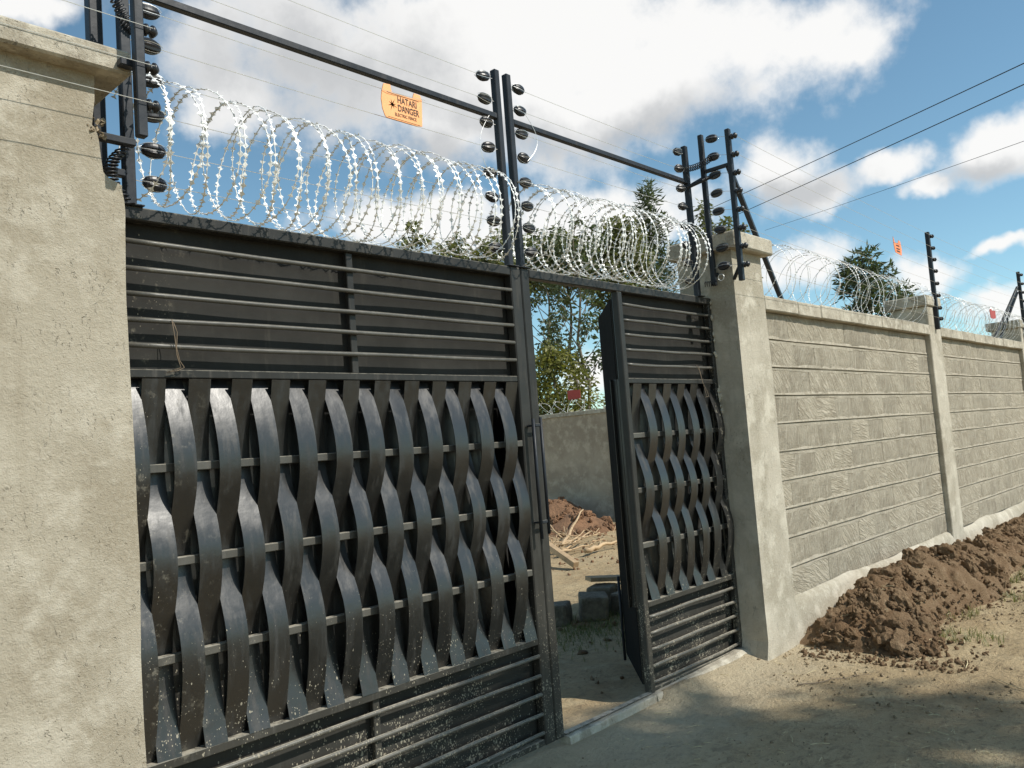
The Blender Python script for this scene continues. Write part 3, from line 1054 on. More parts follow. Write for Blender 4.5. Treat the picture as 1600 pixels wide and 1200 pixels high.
fs += [(0, 1, 2, 3, 4), tuple(n * 5 + q for q in (4, 3, 2, 1, 0))]
ks = MB().add(vs, fs).build('concrete_kerb', M['coping'])
tag(ks, 'rough cement kerb under the right gate leaf panel', 'kerb')


# twists of tie wire left on the gate
def tie(name, pts, label):
    o = MB().tube(pts, 0.0018, 5).build(name, M['string'], None, True)
    tag(o, label, 'wire tie')


tie('wire_tie', [(-2.018, -0.010, 2.180), (-2.008, -0.018, 2.14), (-2.014, -0.02, 2.08), (-2.004, -0.02, 2.03), (-1.985, -0.016, 2.005), (-2.01, -0.018, 1.992),
                 (-2.05, -0.012, 1.985), (-2.0, -0.02, 2.004), (-2.016, -0.024, 2.05), (-2.02, -0.022, 2.12), (-2.022, -0.008, 2.19)],
    'loop of thin tie wire hanging on the bars by the left pillar')
tie('wire_tie', [(1.80, -0.010, 2.10), (1.82, -0.018, 2.06), (1.83, -0.03, 1.97), (1.85, -0.05, 1.90), (1.85, -0.055, 1.87), (1.81, -0.05, 1.865), (1.83, -0.05, 1.88), (1.84, -0.03, 1.95), (1.825, -0.012, 2.09)],
    'loop of thin tie wire hanging on the right gate leaf')


# ------------------------------------------------------------------ electric fence
def egg_mesh():
    vs, fs = [], []
    n, k = 20, 10
    for i in range(k + 1):
        u = -1 + 2 * i / k
        rr = math.sqrt(max(0.0, 1 - (0.97 * u) ** 2)) * 0.92 + 0.08
        for a in range(n):
            thv = 2 * PI * a / n
            g = 1.0 - 0.20 * (1 if (a % 4) in (1,) else 0) - (0.10 if (a % 4) == 3 else 0)
            vs.append((0.046 * u, 0.029 * rr * g * math.cos(thv), 0.031 * rr * g * math.sin(thv)))
    for i in range(k):
        for a in range(n):
            a2 = (a + 1) % n
            fs.append((i * n + a, (i + 1) * n + a, (i + 1) * n + a2, i * n + a2))
    fs.append(tuple(range(n))[::-1])
    fs.append(tuple(k * n + a for a in range(n)))
    mb = MB().add(vs, fs)
    nf = len(mb.f)
    for a in (5, 9, 13, 1):
        thv = 2 * PI * a / n
        pts = []
        for i in range(9):
            u = -1.15 + 2.3 * i / 8
            rr = math.sqrt(max(0.0, 1 - (0.80 * u) ** 2))
            pts.append((0.046 * u, 0.0285 * rr * math.cos(thv), 0.0305 * rr * math.sin(thv)))
        mb.tube(pts, 0.0013, 4)
    me_ = mesh_only(mb, 'insulator', M['plastic'])
    me_.materials.append(M['wire'])
    for p in me_.polygons[nf:]:
        p.material_index = 1
    return me_


def spool_mesh():
    """bobbin insulator standing out from a post along -y"""
    prof = [(0.0, 0.010), (-0.006, 0.021), (-0.014, 0.022), (-0.018, 0.013), (-0.026, 0.012), (-0.030, 0.022), (-0.038, 0.022), (-0.046, 0.014), (-0.052, 0.006)]
    n = 12
    vs, fs = [], []
    for (y, r) in prof:
        for a in range(n):
            t = 2 * PI * a / n
            vs.append((r * math.cos(t), y, r * math.sin(t)))
    for i in range(len(prof) - 1):
        for a in range(n):
            a2 = (a + 1) % n
            fs.append((i * n + a, i * n + a2, (i + 1) * n + a2, (i + 1) * n + a))
    fs.append(tuple((len(prof) - 1) * n + a for a in range(n)))
    return mesh_only(MB().add(vs, fs), 'insulator', M['plastic'], True)


EGG, SPOOL = egg_mesh(), spool_mesh()
LV = [3.70 - 0.14 * k for k in range(8)]
ORD = ['topmost', 'second', 'third', 'fourth', 'fifth', 'sixth', 'seventh', 'lowest']


def wire_pts(p0, p1, sag=0.004, n=8):
    p0, p1 = Vector(p0), Vector(p1)
    return [p0.lerp(p1, i / n) - Vector((0, 0, sag * 4 * (i / n) * (1 - i / n))) for i in range(n + 1)]


def post(p, name, x, y, z0, z1, w, parent):
    return MB().box(x - w / 2, x + w / 2, y - w / 2, y + w / 2, z0, z1, 0.004).build(name, M['post'], parent)


def fence_frame(xl, xr, label, lx_ins=True):
    f = thing('electric_fence', ((xl + xr) / 2, 0.022, 2.612), label, 'electric fence', 'electric fence frames on the gate leaves')
    post(f, 'post', xl, 0.022, 2.6125, 3.755, 0.04, f)
    post(f, 'post', xr, 0.022, 2.6125, 3.755, 0.04, f)
    MB().box(xl + 0.0205, xr - 0.0205, 0.005, 0.039, 3.462, 3.494, 0.004).build('crossbar', M['post'], f)
    for (x, s) in ((xl, 1), (xr, -1)):
        MB().box(x - 0.04, x + 0.04, -0.02, 0.064, 2.6125, 2.619, 0.002).build('foot_plate', M['post'], f)
    return f


fl = fence_frame(-2.150, -0.066, 'black electric fence frame standing on the left gate leaf')
fr = fence_frame(0.030, 1.965, 'black electric fence frame standing on the right gate leaf')


def string_wires(f, xa, xb, side, y=0.022):
    for k, z in enumerate(LV):
        za = z + random.uniform(-0.008, 0.008)
        zb = z + random.uniform(-0.008, 0.008)
        for (x, s, zz) in ((xa, 1, za), (xb, -1, zb)):
            c = x + s * 0.098
            o = inst(EGG, 'insulator', (c, y, zz), f, rot=(random.uniform(-0.6, 0.6), random.uniform(-0.12, 0.12), random.uniform(-0.1, 0.1)))
            MB().tube([(x + s * 0.02, y, zz + 0.004), (c - s * 0.04, y, zz)], 0.0016, 5).build('tie_wire', M['wire'], f)
        o = MB().tube(wire_pts((xa + 0.14, y, za), (xb - 0.14, y, zb)), 0.0014, 5).build('fence_wire', M['wire'])
        nm = {0: 'topmost', 7: 'lowest'}.get(k, ORD[k] + ' from top')
        tag(o, f'{nm} of the thin electric wires above the {side} gate leaf', 'wire', 'electric fence wires')


string_wires(fl, -2.150, -0.066, 'left')
string_wires(fr, 0.030, 1.965, 'right')
# slack jumpers linking the live wires beside the middle posts
for (x, za, zb, bul, lab) in ((-0.16, 3.46, 3.08, -0.09, 'slack jumper wire looping left of the middle posts'), (0.14, 3.55, 3.26, 0.10, 'slack jumper wire looping right of the middle posts')):
    pts = [(x + bul * math.sin(PI * i / 12), 0.0, za + (zb - za) * i / 12) for i in range(13)]
    tag(MB().tube(pts, 0.0014, 5).build('jumper_wire', M['wire']), lab, 'wire')


def spring(p0, p1, r, turns, wr=0.003, bend=(0, 0, 0), tail=0.0):
    p0, p1, bend = Vector(p0), Vector(p1), Vector(bend)
    ax = (p1 - p0)
    t = ax.normalized()
    u = t.cross(Vector((0.2, 0.5, 0.8))).normalized()
    w = t.cross(u)
    n = turns * 10
    pts = []
    for i in range(n + 1):
        s = i / n
        th_ = 2 * PI * turns * s
        pts.append(p0 + ax * s + bend * (4 * s * (1 - s)) + u * (r * math.cos(th_)) + w * (r * math.sin(th_)))
    return MB().tube(pts, wr, 5)


# left: corner post in front of the pillar carrying the wall wires, and a stay post behind
fa = thing('fence_post', (-2.249, -0.33, 2.75), 'black square fence post hung in front of the left pillar cap', 'post')
post(fa, 'post', -2.249, -0.33, 2.75, 3.80, 0.034, fa)
MB().box(-2.300, -2.228, -0.308, -0.272, 3.005, 3.03, 0.003).build('bracket', M['post'], fa)
for k, z in enumerate((2.87, 3.005, 3.14, 3.275, 3.41, 3.545, 3.68)):
    inst(SPOOL, 'insulator', (-2.2315, -0.33, z), fa, rot=(0, 0, PI / 2))
fc = thing('fence_post', (-2.215, 0.13, 2.62), 'grey stay post rising behind the left pillar cap', 'post')
post(fc, 'post', -2.215, 0.13, 2.62, 3.78, 0.05, fc)
MB().box(-2.345, -2.2405, 0.11, 0.15, 2.66, 2.69, 0.003).build('bracket', M['post'], fc)
for k, z in enumerate((2.87, 3.005, 3.14, 3.275, 3.41)):
    o = MB().tube(wire_pts((-7.0, -0.356, z + 0.01), (-2.205, -0.356, z), 0.01), 0.0014, 5).build('fence_wire', M['wire'])
    nm = ['lowest', 'second from bottom', 'third from bottom', 'fourth from bottom', 'fifth from bottom'][k]
    tag(o, f'{nm} of the electric wires running off left past the near pillar', 'wire', 'electric fence wires')
# steel lugs from the pillar to the gate hinge post
for k, (z, lab) in enumerate(((2.80, 'upper rusty steel lug between left pillar and gate post'), (2.715, 'lower rusty steel lug between left pillar and gate post'))):
    o = MB().box(-2.37, -2.1765, -0.02 - 0.10 * (1 - k), 0.012 - 0.10 * (1 - k), z, z + 0.028, 0.004).build('hinge_lug', M['post'])
    tag(o, lab, 'bracket')
tag(spring((-2.20, -0.06, 2.80), (-2.185, -0.05, 2.605), 0.022, 15, 0.0036, (-0.055, 0, 0)).build('coil_spring', M['plastic'], None, True),
    'black coiled lead hanging in an arc beside the left pillar', 'coiled lead', 'coiled fence leads')
tag(spring((-2.20, -0.02, 3.42), (-2.11, 0.0, 3.30), 0.02, 12, 0.0036, (0, 0, -0.02)).build('coil_spring', M['plastic'], None, True),
    'black coiled lead at the very top by the left posts', 'coiled lead', 'coiled fence leads')

# right: two corner posts on the pillar and a raking brace
p2 = thing('fence_post', (2.062, -0.07, 2.69), 'black fence post fixed to the shaded side of the right pillar', 'post')
post(p2, 'post', 2.060, -0.07, 2.69, 3.835, 0.036, p2)
MB().box(2.0815, 2.118, -0.085, -0.055, 2.76, 2.79, 0.003).build('bracket', M['post'], p2)
p3 = thing('fence_post', (2.035, -0.305, 2.68), 'black fence post with bobbin insulators before the right pillar cap', 'post')
post(p3, 'post', 2.035, -0.305, 2.68, 3.80, 0.036, p3)
MB().bar((2.058, -0.29, 2.80), (2.125, -0.198, 2.72), 0.022).build('bracket', M['post'], p3)
MB().bar((2.056, -0.275, 3.54), (3.36, 0.0, 2.642), 0.036).build('brace', M['post'], p3)
MB().bar((2.048, -0.284, 3.545), (2.048, -0.0915, 3.545), 0.026).build('crossbar', M['post'], p3)
MB().bar((1.99, 0.0, 3.46), (2.04, -0.07, 3.50), 0.022).build('crossbar', M['post'], fr)
for k in range(8):
    z = 3.735 - 0.135 * k
    inst(SPOOL, 'insulator', (2.035, -0.3265, z), p3)
    MB().tube([(2.020, -0.336, z + 0.018), (2.05, -0.336, z + 0.018)], 0.004, 6).build('clip', M['wire'], p3)
    zi = 3.775 - 0.137 * k
    inst(EGG, 'insulator', (2.05, -0.165, zi), p2, rot=(random.uniform(-0.4, 0.4), random.uniform(-0.1, 0.1), PI / 2))
    MB().tube([(2.05, -0.092, zi), (2.05, -0.122, zi)], 0.0016, 5).build('tie_wire', M['wire'], p2)
    MB().tube([(2.05, -0.21, zi), (2.035, -0.345, z)], 0.0016, 5).build('tie_wire', M['wire'], p2)
tag(spring((1.90, -0.01, 3.56), (2.05, -0.16, 3.64), 0.022, 16, 0.0034, (0, 0, -0.02)).build('coil_spring', M['plastic'], None, True),
    'upper black coiled lead joining the posts at the right pillar', 'coiled lead', 'coiled fence leads')
tag(spring((1.90, -0.01, 3.42), (2.05, -0.16, 3.50), 0.012, 34, 0.0030).build('coil_spring', M['plastic'], None, True),
    'lower tightly coiled lead joining the posts at the right pillar', 'coiled lead', 'coiled fence leads')
tag(spring((1.985, -0.03, 2.70), (2.04, -0.10, 2.70), 0.02, 6, 0.003).build('coil_spring', M['plastic'], None, True),
    'short black coiled lead near the foot of the right pillar posts', 'coiled lead', 'coiled fence leads')
pts = [(2.06 + 0.0, -0.13 + 0.024 * math.cos(i * 0.5), 2.74 + 0.024 * math.sin(i * 0.5)) for i in range(26)]
tag(MB().tube(pts, 0.003, 5).build('wire_roll', M['wire'], None, True), 'small roll of spare wire on the shaded side of the right pillar', 'wire roll')

# poles on the block wall
wp = thing('fence_post', (6.85, -0.225, 2.6), 'black pole with eight insulators on the block wall pier', 'post')
post(wp, 'post', 6.85, -0.225, 2.60, 3.735, 0.045, wp)
ZW = [3.685, 3.545, 3.41, 3.275, 3.13, 2.99, 2.845, 2.72]
for z in ZW:
    inst(SPOOL, 'insulator', (6.87, -0.244, z), wp, rot=(0, 0, R(55)))
wq = thing('fence_post', (11.25, -0.225, 2.6), 'farthest black pole with raking stays at the right edge', 'post')
post(wq, 'post', 11.25, -0.225, 2.60, 3.735, 0.045, wq)
for z in ZW:
    inst(SPOOL, 'insulator', (11.27, -0.244, z), wq, rot=(0, 0, R(55)))
MB().bar((11.23, -0.2, 3.5), (10.28, 0.0, 2.645), 0.034).build('stay', M['post'], wq)
MB().bar((11.23, -0.19, 3.42), (10.75, 0.04, 2.645), 0.03).build('stay', M['post'], wq)
for k in range(8):
    z = 3.735 - 0.135 * k
    pts = wire_pts((2.035, -0.36, z), (6.885, -0.27, ZW[k]), 0.012) + wire_pts((6.885, -0.27, ZW[k]), (11.285, -0.27, ZW[k]), 0.012)[1:]
    o = MB().tube(pts, 0.0014, 4).build('fence_wire', M['wire'])
    nm = {0: 'topmost', 7: 'lowest'}.get(k, ORD[k] + ' from top')
    tag(o, f'{nm} of the electric wires along the block wall', 'wire', 'electric fence wires')


# ------------------------------------------------------------------ razor wire
def razor(name, p0, p1, rad, turns, label, barb_step=0.040, barb=0.0195, tiltamp=0.42, wire_r=0.0023, jit=0.05, seg=26):
    p0, p1 = Vector(p0), Vector(p1)
    ax = p1 - p0
    L = ax.length
    t = ax.normalized()
    u = Vector((0, 0, 1))
    w = t.cross(u).normalized()
    n = int(turns * seg)
    pitch = L / turns
    pts = []
    ph = random.uniform(0, 6)
    dr = [random.uniform(-jit, jit) for _ in range(int(turns) + 3)]
    dx = [random.uniform(-0.42, 0.42) * pitch for _ in range(int(turns) + 3)]
    tl = [random.uniform(0.5, 1.25) for _ in range(int(turns) + 3)]
    for i in range(n + 1):
        s = i / n * turns
        k = int(s)
        f = s - k
        f = f * f * (3 - 2 * f)
        thv = 2 * PI * s + ph
        r = rad * (1 + dr[k] * (1 - f) + dr[k + 1] * f)
        off = dx[k] * (1 - f) + dx[k + 1] * f
        T = tl[k] * (1 - f) + tl[k + 1] * f
        # neighbouring turns are clipped together, so the loops lean alternately either way
        x = s * pitch + off + pitch * tiltamp * T * math.cos(1.5 * thv + 0.7)
        x = min(max(x, -0.01), L + 0.01)
        pts.append(p0 + t * x + u * (r * math.cos(thv) - 0.012 * math.sin(2.3 * x + ph)) + w * (r * 0.92 * math.sin(thv)))
    root = thing(name, (p0 + p1) / 2 - Vector((0, 0, rad)), label, 'razor wire', 'coils of razor wire')
    MB().tube(pts, wire_r, 4, True).build('core_wire', M['galv'], root, True)
    # blades: bow-tie shaped tabs gripping the core wire
    V, F = [], []
    acc = 0.0
    P = [np.array(p) for p in pts]
    axn = np.array(t)
    for i in range(n):
        d = P[i + 1] - P[i]
        l = np.linalg.norm(d)
        d = d / max(l, 1e-9)
        while acc < l:
            c = P[i] + d * acc
            rr = axn + 0.45 * rng.normal(size=3)
            a = rr - d * np.dot(rr, d)
            a /= np.linalg.norm(a)
            b_ = np.cross(d, a)
            sz = barb * rng.uniform(0.85, 1.15)
            hw = sz * 0.66
            e = b_ * 0.0012
            k = len(V)
            V += [c - d * sz - a * hw, c - d * sz * 0.35 - a * 0.0022, c + d * sz * 0.35 - a * 0.0022, c + d * sz - a * hw,
                  c + d * sz + a * hw, c + d * sz * 0.35 + a * 0.0022, c - d * sz * 0.35 + a * 0.0022, c - d * sz + a * hw]
            V += [c - d * sz * 0.55 + e * 1.5, c + d * sz * 0.55 + e * 1.5]
            F += [(k, k + 1, k + 8), (k + 1, k + 2, k + 9), (k + 2, k + 3, k + 9), (k + 3, k + 4, k + 9), (k + 4, k + 5, k + 9), (k + 5, k + 6, k + 8),
                  (k + 6, k + 7, k + 8), (k + 7, k, k + 8), (k + 1, k + 9, k + 8), (k + 5, k + 8, k + 9)]
            acc += barb_step * rng.uniform(0.85, 1.15)
        acc -= l
    me_ = raw_mesh('blades', np.array(V) - np.array(wloc(root)), np.array(F), M['blade'])
    o = link(bpy.data.objects.new('blades', me_), root)
    o['kind'] = 'stuff'
    return root


razor('razor_coil', (-2.13, 0.02, 2.885), (-0.14, 0.02, 2.885), 0.245, 30, 'bright razor wire coil along the top of the left gate leaf')
razor('razor_coil', (0.02, 0.02, 2.885), (1.80, 0.02, 2.885), 0.245, 28, 'bright razor wire coil along the top of the right gate leaf')
razor('razor_coil', (2.75, -0.03, 2.895), (6.66, -0.03, 2.895), 0.25, 23, 'razor wire coil on the wall between right pillar and next pier', 0.05, 0.015)
razor('razor_coil', (7.05, -0.03, 2.88), (15.4, -0.03, 2.88), 0.235, 60, 'razor wire coil on the wall running off to the right edge', 0.06, 0.016, seg=20)
razor('razor_coil', (SX + 0.1, 3.0, 2.47), (SX + 0.1, 14.0, 2.47), 0.145, 46, 'razor wire coil on the compound wall seen through the doorway', 0.06, 0.016, wire_r=0.003, seg=18)


# ------------------------------------------------------------------ warning signs
def sign_plate(name, outline, y, mat, label, thick=0.0025):
    c = Vector((sum(p[0] for p in outline) / len(outline), y, sum(p[1] for p in outline) / len(outline)))
    n = len(outline)
    vs = [(x, y - thick, z) for x, z in outline] + [(x, y + thick, z) for x, z in outline]
    fs = [tuple(range(n))[::-1], tuple(range(n, 2 * n))] + [(i, (i + 1) % n, n + (i + 1) % n, n + i) for i in range(n)]
    o = MB().add(vs, fs).build(name, mat)
    tag(o, label, 'sign')
    return o


def text(body, x, z, size, y, parent, rot=0.0, sx=1.0, bold=0.0):
    cu = bpy.data.curves.new('lettering', 'FONT')
    cu.body = body
    cu.size = size
    cu.align_x = 'LEFT'
    cu.align_y = 'BOTTOM'
    cu.extrude = 0.0003
    cu.offset = bold
    cu.materials.append(M['ink'])
    tmp = bpy.data.objects.new('lettering_curve', cu)
    me_ = bpy.data.meshes.new_from_object(tmp)
    bpy.data.objects.remove(tmp)
    bpy.data.curves.remove(cu)
    o = bpy.data.objects.new('lettering', me_)
    link(o, parent)
    o.location = Vector((x, y, z)) - wloc(parent)
    o.rotation_euler = (PI / 2, -rot, 0)
    o.scale = (sx, 1, 1)
    return o


sg = sign_plate('warning_sign', [(-0.920, 3.425), (-0.879, 3.430), (-0.873, 3.394), (-0.862, 3.390), (-0.748, 3.394), (-0.738, 3.398), (-0.727, 3.426), (-0.687, 3.425),
                                 (-0.677, 3.400), (-0.686, 3.262), (-0.718, 3.257), (-0.913, 3.256), (-0.922, 3.262), (-0.936, 3.297), (-0.940, 3.344), (-0.934, 3.385)],
                -0.02, M['orange'], 'orange electric fence warning plate hung on the wires over the gate')
text('HATARI', -0.841, 3.338, 0.0475, -0.0235, sg, 0.0, 0.76, 0.0006)
text('DANGER', -0.841, 3.296, 0.0475, -0.0235, sg, 0.0, 0.72, 0.0006)
text('ELECTRIC FENCE', -0.861, 3.272, 0.0230, -0.0235, sg, 0.02, 0.80, 0.0001)
star = MB()
cx, cz = -0.874, 3.330
for a, L in ((15, 0.026), (60, 0.036), (105, 0.028), (150, 0.024), (200, 0.030), (250, 0.036), (300, 0.024), (340, 0.034)):
    a = R(a)
    d = Vector((math.cos(a), 0, math.sin(a)))
    s_ = Vector((-math.sin(a), 0, math.cos(a))) * 0.0035
    c = Vector((cx, -0.0232, cz))
    star.add([c - s_, c + s_, c + d * L], [(0, 1, 2), (2, 1, 0)])
star.build('spark_symbol', M['ink'], sg)
for (x0, x1, z) in ((-0.842, -0.735, 3.331), (-0.905, -0.700, 3.2615), (-0.905, -0.70, 3.386)):
    MB().box(x0, x1, -0.0237, -0.0226, z, z + 0.0016, 0.0001).build('rule_line', M['ink'], sg)
MB().tube([(-0.95, -0.027, 3.392), (-0.90, -0.03, 3.386), (-0.70, -0.03, 3.40), (-0.66, -0.027, 3.405)], 0.0012, 5).build('hanging_wire', M['wire'], sg)

s2 = sign_plate('warning_sign', [(5.44, 3.475), (5.475, 3.415), (5.58, 3.425), (5.595, 3.455), (5.64, 3.45), (5.665, 3.37), (5.645, 3.30), (5.47, 3.315), (5.44, 3.39)], -0.29, M['farsign'],
                'small pinkish orange warning plate on the wires above the block wall')
for z in (3.385, 3.352, 3.326):
    MB().box(5.50, 5.60, -0.2945, -0.2932, z, z + 0.014, 0.0002).build('print_line', M['ink'], s2)
sign_plate('warning_sign', [(8.88, 2.96), (8.98, 2.98), (9.0, 2.955), (9.17, 2.965), (9.16, 2.86), (9.03, 2.845), (8.9, 2.85)], -0.31, M['redsign'], 'dark red plate caught in the razor wire far along the wall')
vs = [(SX - 0.02, 8.30, 2.60), (SX - 0.02, 8.66, 2.60), (SX - 0.02, 8.66, 2.80), (SX - 0.02, 8.53, 2.81), (SX - 0.02, 8.30, 2.79)]
n = len(vs)
o = MB().add(vs + [(x + 0.006, y, z) for x, y, z in vs], [tuple(range(n)), tuple(range(n, 2 * n))[::-1]] + [(i, (i + 1) % n, n + (i + 1) % n, n + i) for i in range(n)]).build('warning_sign', M['redsign'])
tag(o, 'small red plate above the compound wall seen through the doorway', 'sign')


# ------------------------------------------------------------------ soil heaps
def clod_mesh(seed, mat, name='clod', rough=0.8):
    import bmesh
    bm = bmesh.new()
    bmesh.ops.create_icosphere(bm, subdivisions=3, radius=1.0)
    P = np.array([v.co[:] for v in bm.verts])
    d = 1 + rough * fbm(P * 1.5 + seed * 3.1, 5, 0.62)
    for v, k in zip(bm.verts, d):
        v.co = v.co * float(k)
        v.co.z *= 0.8
    me_ = bpy.data.meshes.new(name)
    bm.to_mesh(me_)
    bm.free()
    me_.materials.append(mat)
    return me_


CLODS = [clod_mesh(k, M['soil']) for k in range(9)]
RCLODS = [clod_mesh(k + 20, M['redsoil']) for k in range(4)]


def heap_z(x, y):
    """ridge of dug soil lying along the foot of the wall"""
    x = np.asarray(x, dtype=float)
    y = np.asarray(y, dtype=float)
    s = np.clip((x - 2.66) / 0.55, 0, 1)
    h = (0.20 + 0.15 * s + 0.06 * np.sin(x * 1.7)) * np.sqrt(np.clip((x - 2.58) / 0.25, 0, 1))
    h = h * (1 - 0.4 * np.clip((x - 5.0) / 3, 0, 1))
    yr = -0.52
    wfront = 0.58 + 0.08 * np.sin(x * 2.9) - 0.12 * np.clip((x - 2.5) / 1.0, 0, 1)
    q = np.where(y < yr, (yr - y) / wfront, (y - yr) / 0.50)
    return h * np.clip(1 - q ** 1.6, -0.6, 1)


hx_, hy_ = np.arange(2.35, 14.0, 0.024), np.arange(-1.5, -0.1, 0.022)
HX, HY = np.meshgrid(hx_, hy_, indexing='ij')
PH = np.stack([HX, HY, np.zeros_like(HX)], -1)
HZ = heap_z(HX, HY)
HZ = np.where(HZ > -0.02, HZ + (0.10 * fbm(PH * 5.0, 5, 0.62) + 0.07 * np.abs(fbm(PH * 11.0, 3, 0.6))) * np.clip(HZ / 0.08, 0.15, 1), HZ) + ground_z(HX, HY) - 0.015
n1, n2 = HX.shape
ii = np.arange(n1 * n2).reshape(n1, n2)
HF = np.stack([ii[:-1, :-1], ii[1:, :-1], ii[1:, 1:], ii[:-1, 1:]], -1).reshape(-1, 4)
zmax = np.max((HZ - ground_z(HX, HY)).reshape(-1)[HF], axis=1)
HF = HF[zmax > -0.015]
hm = raw_mesh('soil_heap', np.stack([HX, HY, HZ], -1).reshape(-1, 3), HF, M['soil'], True)
heap = tag(link(bpy.data.objects.new('soil_heap', hm)), 'long heap of dug brown soil clods along the foot of the wall', 'soil heap', kind='stuff')
cnt = 0
while cnt < 300:
    x = 2.60 + 5.6 * random.random() ** 1.5
    y = random.uniform(-1.2, -0.26)
    h = float(heap_z(np.array([x]), np.array([y]))[0])
    if h < 0.015:
        continue
    s = random.choice((0.020, 0.026, 0.034, 0.044, 0.060)) * random.uniform(0.8, 1.2)
    if x < 2.7 and random.random() < 0.5:
        s *= 1.3
    inst(random.choice(CLODS), 'clod', (x, y, gz(x, y) + h + s * random.uniform(-0.1, 0.35)), heap, rot=(random.uniform(0, 6), random.uniform(0, 6), random.uniform(0, 6)),
         scale=(s * random.uniform(0.8, 1.5), s * random.uniform(0.8, 1.2), s * random.uniform(0.7, 1.1)))
    cnt += 1


def scatter_pieces(name, meshes_src, spots, mat, label, cat=None):
    """many small loose lumps as one uncountable mass"""
    V, F = [], []
    k = 0
    for (x, y, z, s) in spots:
        src = random.choice(meshes_src)
        P = np.array([v.co[:] for v in src.vertices])
        q = Euler((random.uniform(0, 6), random.uniform(0, 6), random.uniform(0, 6))).to_matrix()
        P = (P * np.array([s * random.uniform(0.8, 1.9), s, s * random.uniform(0.4, 0.9)])) @ np.array(q).T + np.array([x, y, z])
        V.append(P)
        F.append(np.array([p.vertices[:] for p in src.polygons]) + k)
        k += len(P)
    me_ = raw_mesh(name, np.concatenate(V), np.concatenate(F), mat)
    return tag(link(bpy.data.objects.new(name, me_)), label, cat, kind='stuff')


import bmesh
lows = []
for k in range(5):
    bm = bmesh.new()
    bmesh.ops.create_icosphere(bm, subdivisions=1, radius=1.0)
    for v in bm.verts:
        v.co *= random.uniform(0.5, 1.3)
    me_ = bpy.data.meshes.new('lump')
    bm.to_mesh(me_)
    bm.free()
    lows.append(me_)
spots = []
while len(spots) < 2600:
    x = 2.3 + 7.5 * random.random() ** 1.3
    y = random.uniform(-1.45, -0.3)
    h = float(heap_z(np.array([x]), np.array([y]))[0])
    if h < -0.16 or (h < 0 and random.random() < 0.55):
        continue
    spots.append((x, y, gz(x, y) + max(h, 0) + 0.004, random.choice((0.006, 0.008, 0.011, 0.014, 0.02))))
scatter_pieces('soil_crumbs', lows, spots, M['soil'], 'small crumbs of brown soil scattered over the heap and its foot', 'soil')
spots = []
while len(spots) < 2600:
    x = random.uniform(-0.6, 6.0)
    y = random.uniform(-2.6, -0.1)
    dens_ = 0.25 + 0.75 * min(1, max(0, (x - 1.2) / 1.2))
    if random.random() > dens_ or float(vnoise(np.array([x * 1.7, y * 1.7, 9.0]))) < random.uniform(-0.2, 0.35):
        continue
    s = random.choice((0.0025, 0.003, 0.004, 0.004, 0.006, 0.008, 0.013)) * (1.0 if x > 1.2 else 0.7)
    spots.append((x, y, gz(x, y) + s * 0.25, s))
scatter_pieces('gravel', lows, spots, M['gravel'], 'loose stones and hard clods strewn over the ground before the wall', 'gravel')


# straw, twigs and leaf litter
mb = MB()
for k in range(1000):
    if k < 800:
        x, y = random.uniform(0.2, 5.0), random.uniform(-2.3, -0.15)
    else:
        x, y = random.uniform(1.0, 7.0), random.uniform(0.5, 5.0)
    if random.random() > 0.5 + float(vnoise(np.array([x * 2.0, y * 2.0, 3.0]))) * 2:
        continue
    a = random.uniform(0, PI)
    L = random.choice((0.008, 0.012, 0.016, 0.02, 0.03, 0.05))
    z = gz(x, y) + 0.008
    c = Vector((x, y, z + max(0, float(heap_z(np.array([x]), np.array([y]))[0])) if y < 0 else z))
    d = Vector((math.cos(a), math.sin(a), random.uniform(-0.08, 0.08)))
    mb.tube([c - d * L, c + Vector((random.uniform(-0.008, 0.008), random.uniform(-0.008, 0.008), 0.003)), c + d * L], random.uniform(0.0008, 0.002), 4)
tag(mb.build('straw_litter', M['straw']), 'bits of straw and dry twigs scattered over the ground', 'litter', kind='stuff')

# one longer crooked twig lying before the pillar
def twig(pts, r, label, name='twig', mat='string', cat='twig'):
    return tag(MB().tube(pts, r, 6, True, r * 0.4).build(name, M[mat], None, True), label, cat)


tw = []
for i in range(9):
    x = 1.62 + i * 0.055
    y = -0.62 - 0.035 * i + 0.02 * math.sin(i * 2.1)
    tw.append((x, y, gz(x, y) + 0.01))
twig(tw, 0.0045, 'thin crooked twig lying on the pale ground before the right pillar')
for k, (x, y, a, L, lab) in enumerate(((2.55, -1.36, 0.3, 0.16, 'pale straw stalk lying before the near end of the soil heap'), (3.05, -1.2, 0.5, 0.13, 'short pale stick at the foot of the soil heap'),
                                       (2.1, -1.75, 0.9, 0.22, 'bent pale stalk near the bottom right corner'))):
    pts = [(x + L * s * math.cos(a), y + L * s * math.sin(a) + 0.02 * s * s, gz(x + L * s * math.cos(a), y + L * s * math.sin(a)) + 0.012) for s in (-1, -0.4, 0.2, 1)]
    twig(pts, 0.004, lab, 'straw_stalk', 'straw', 'stalk')


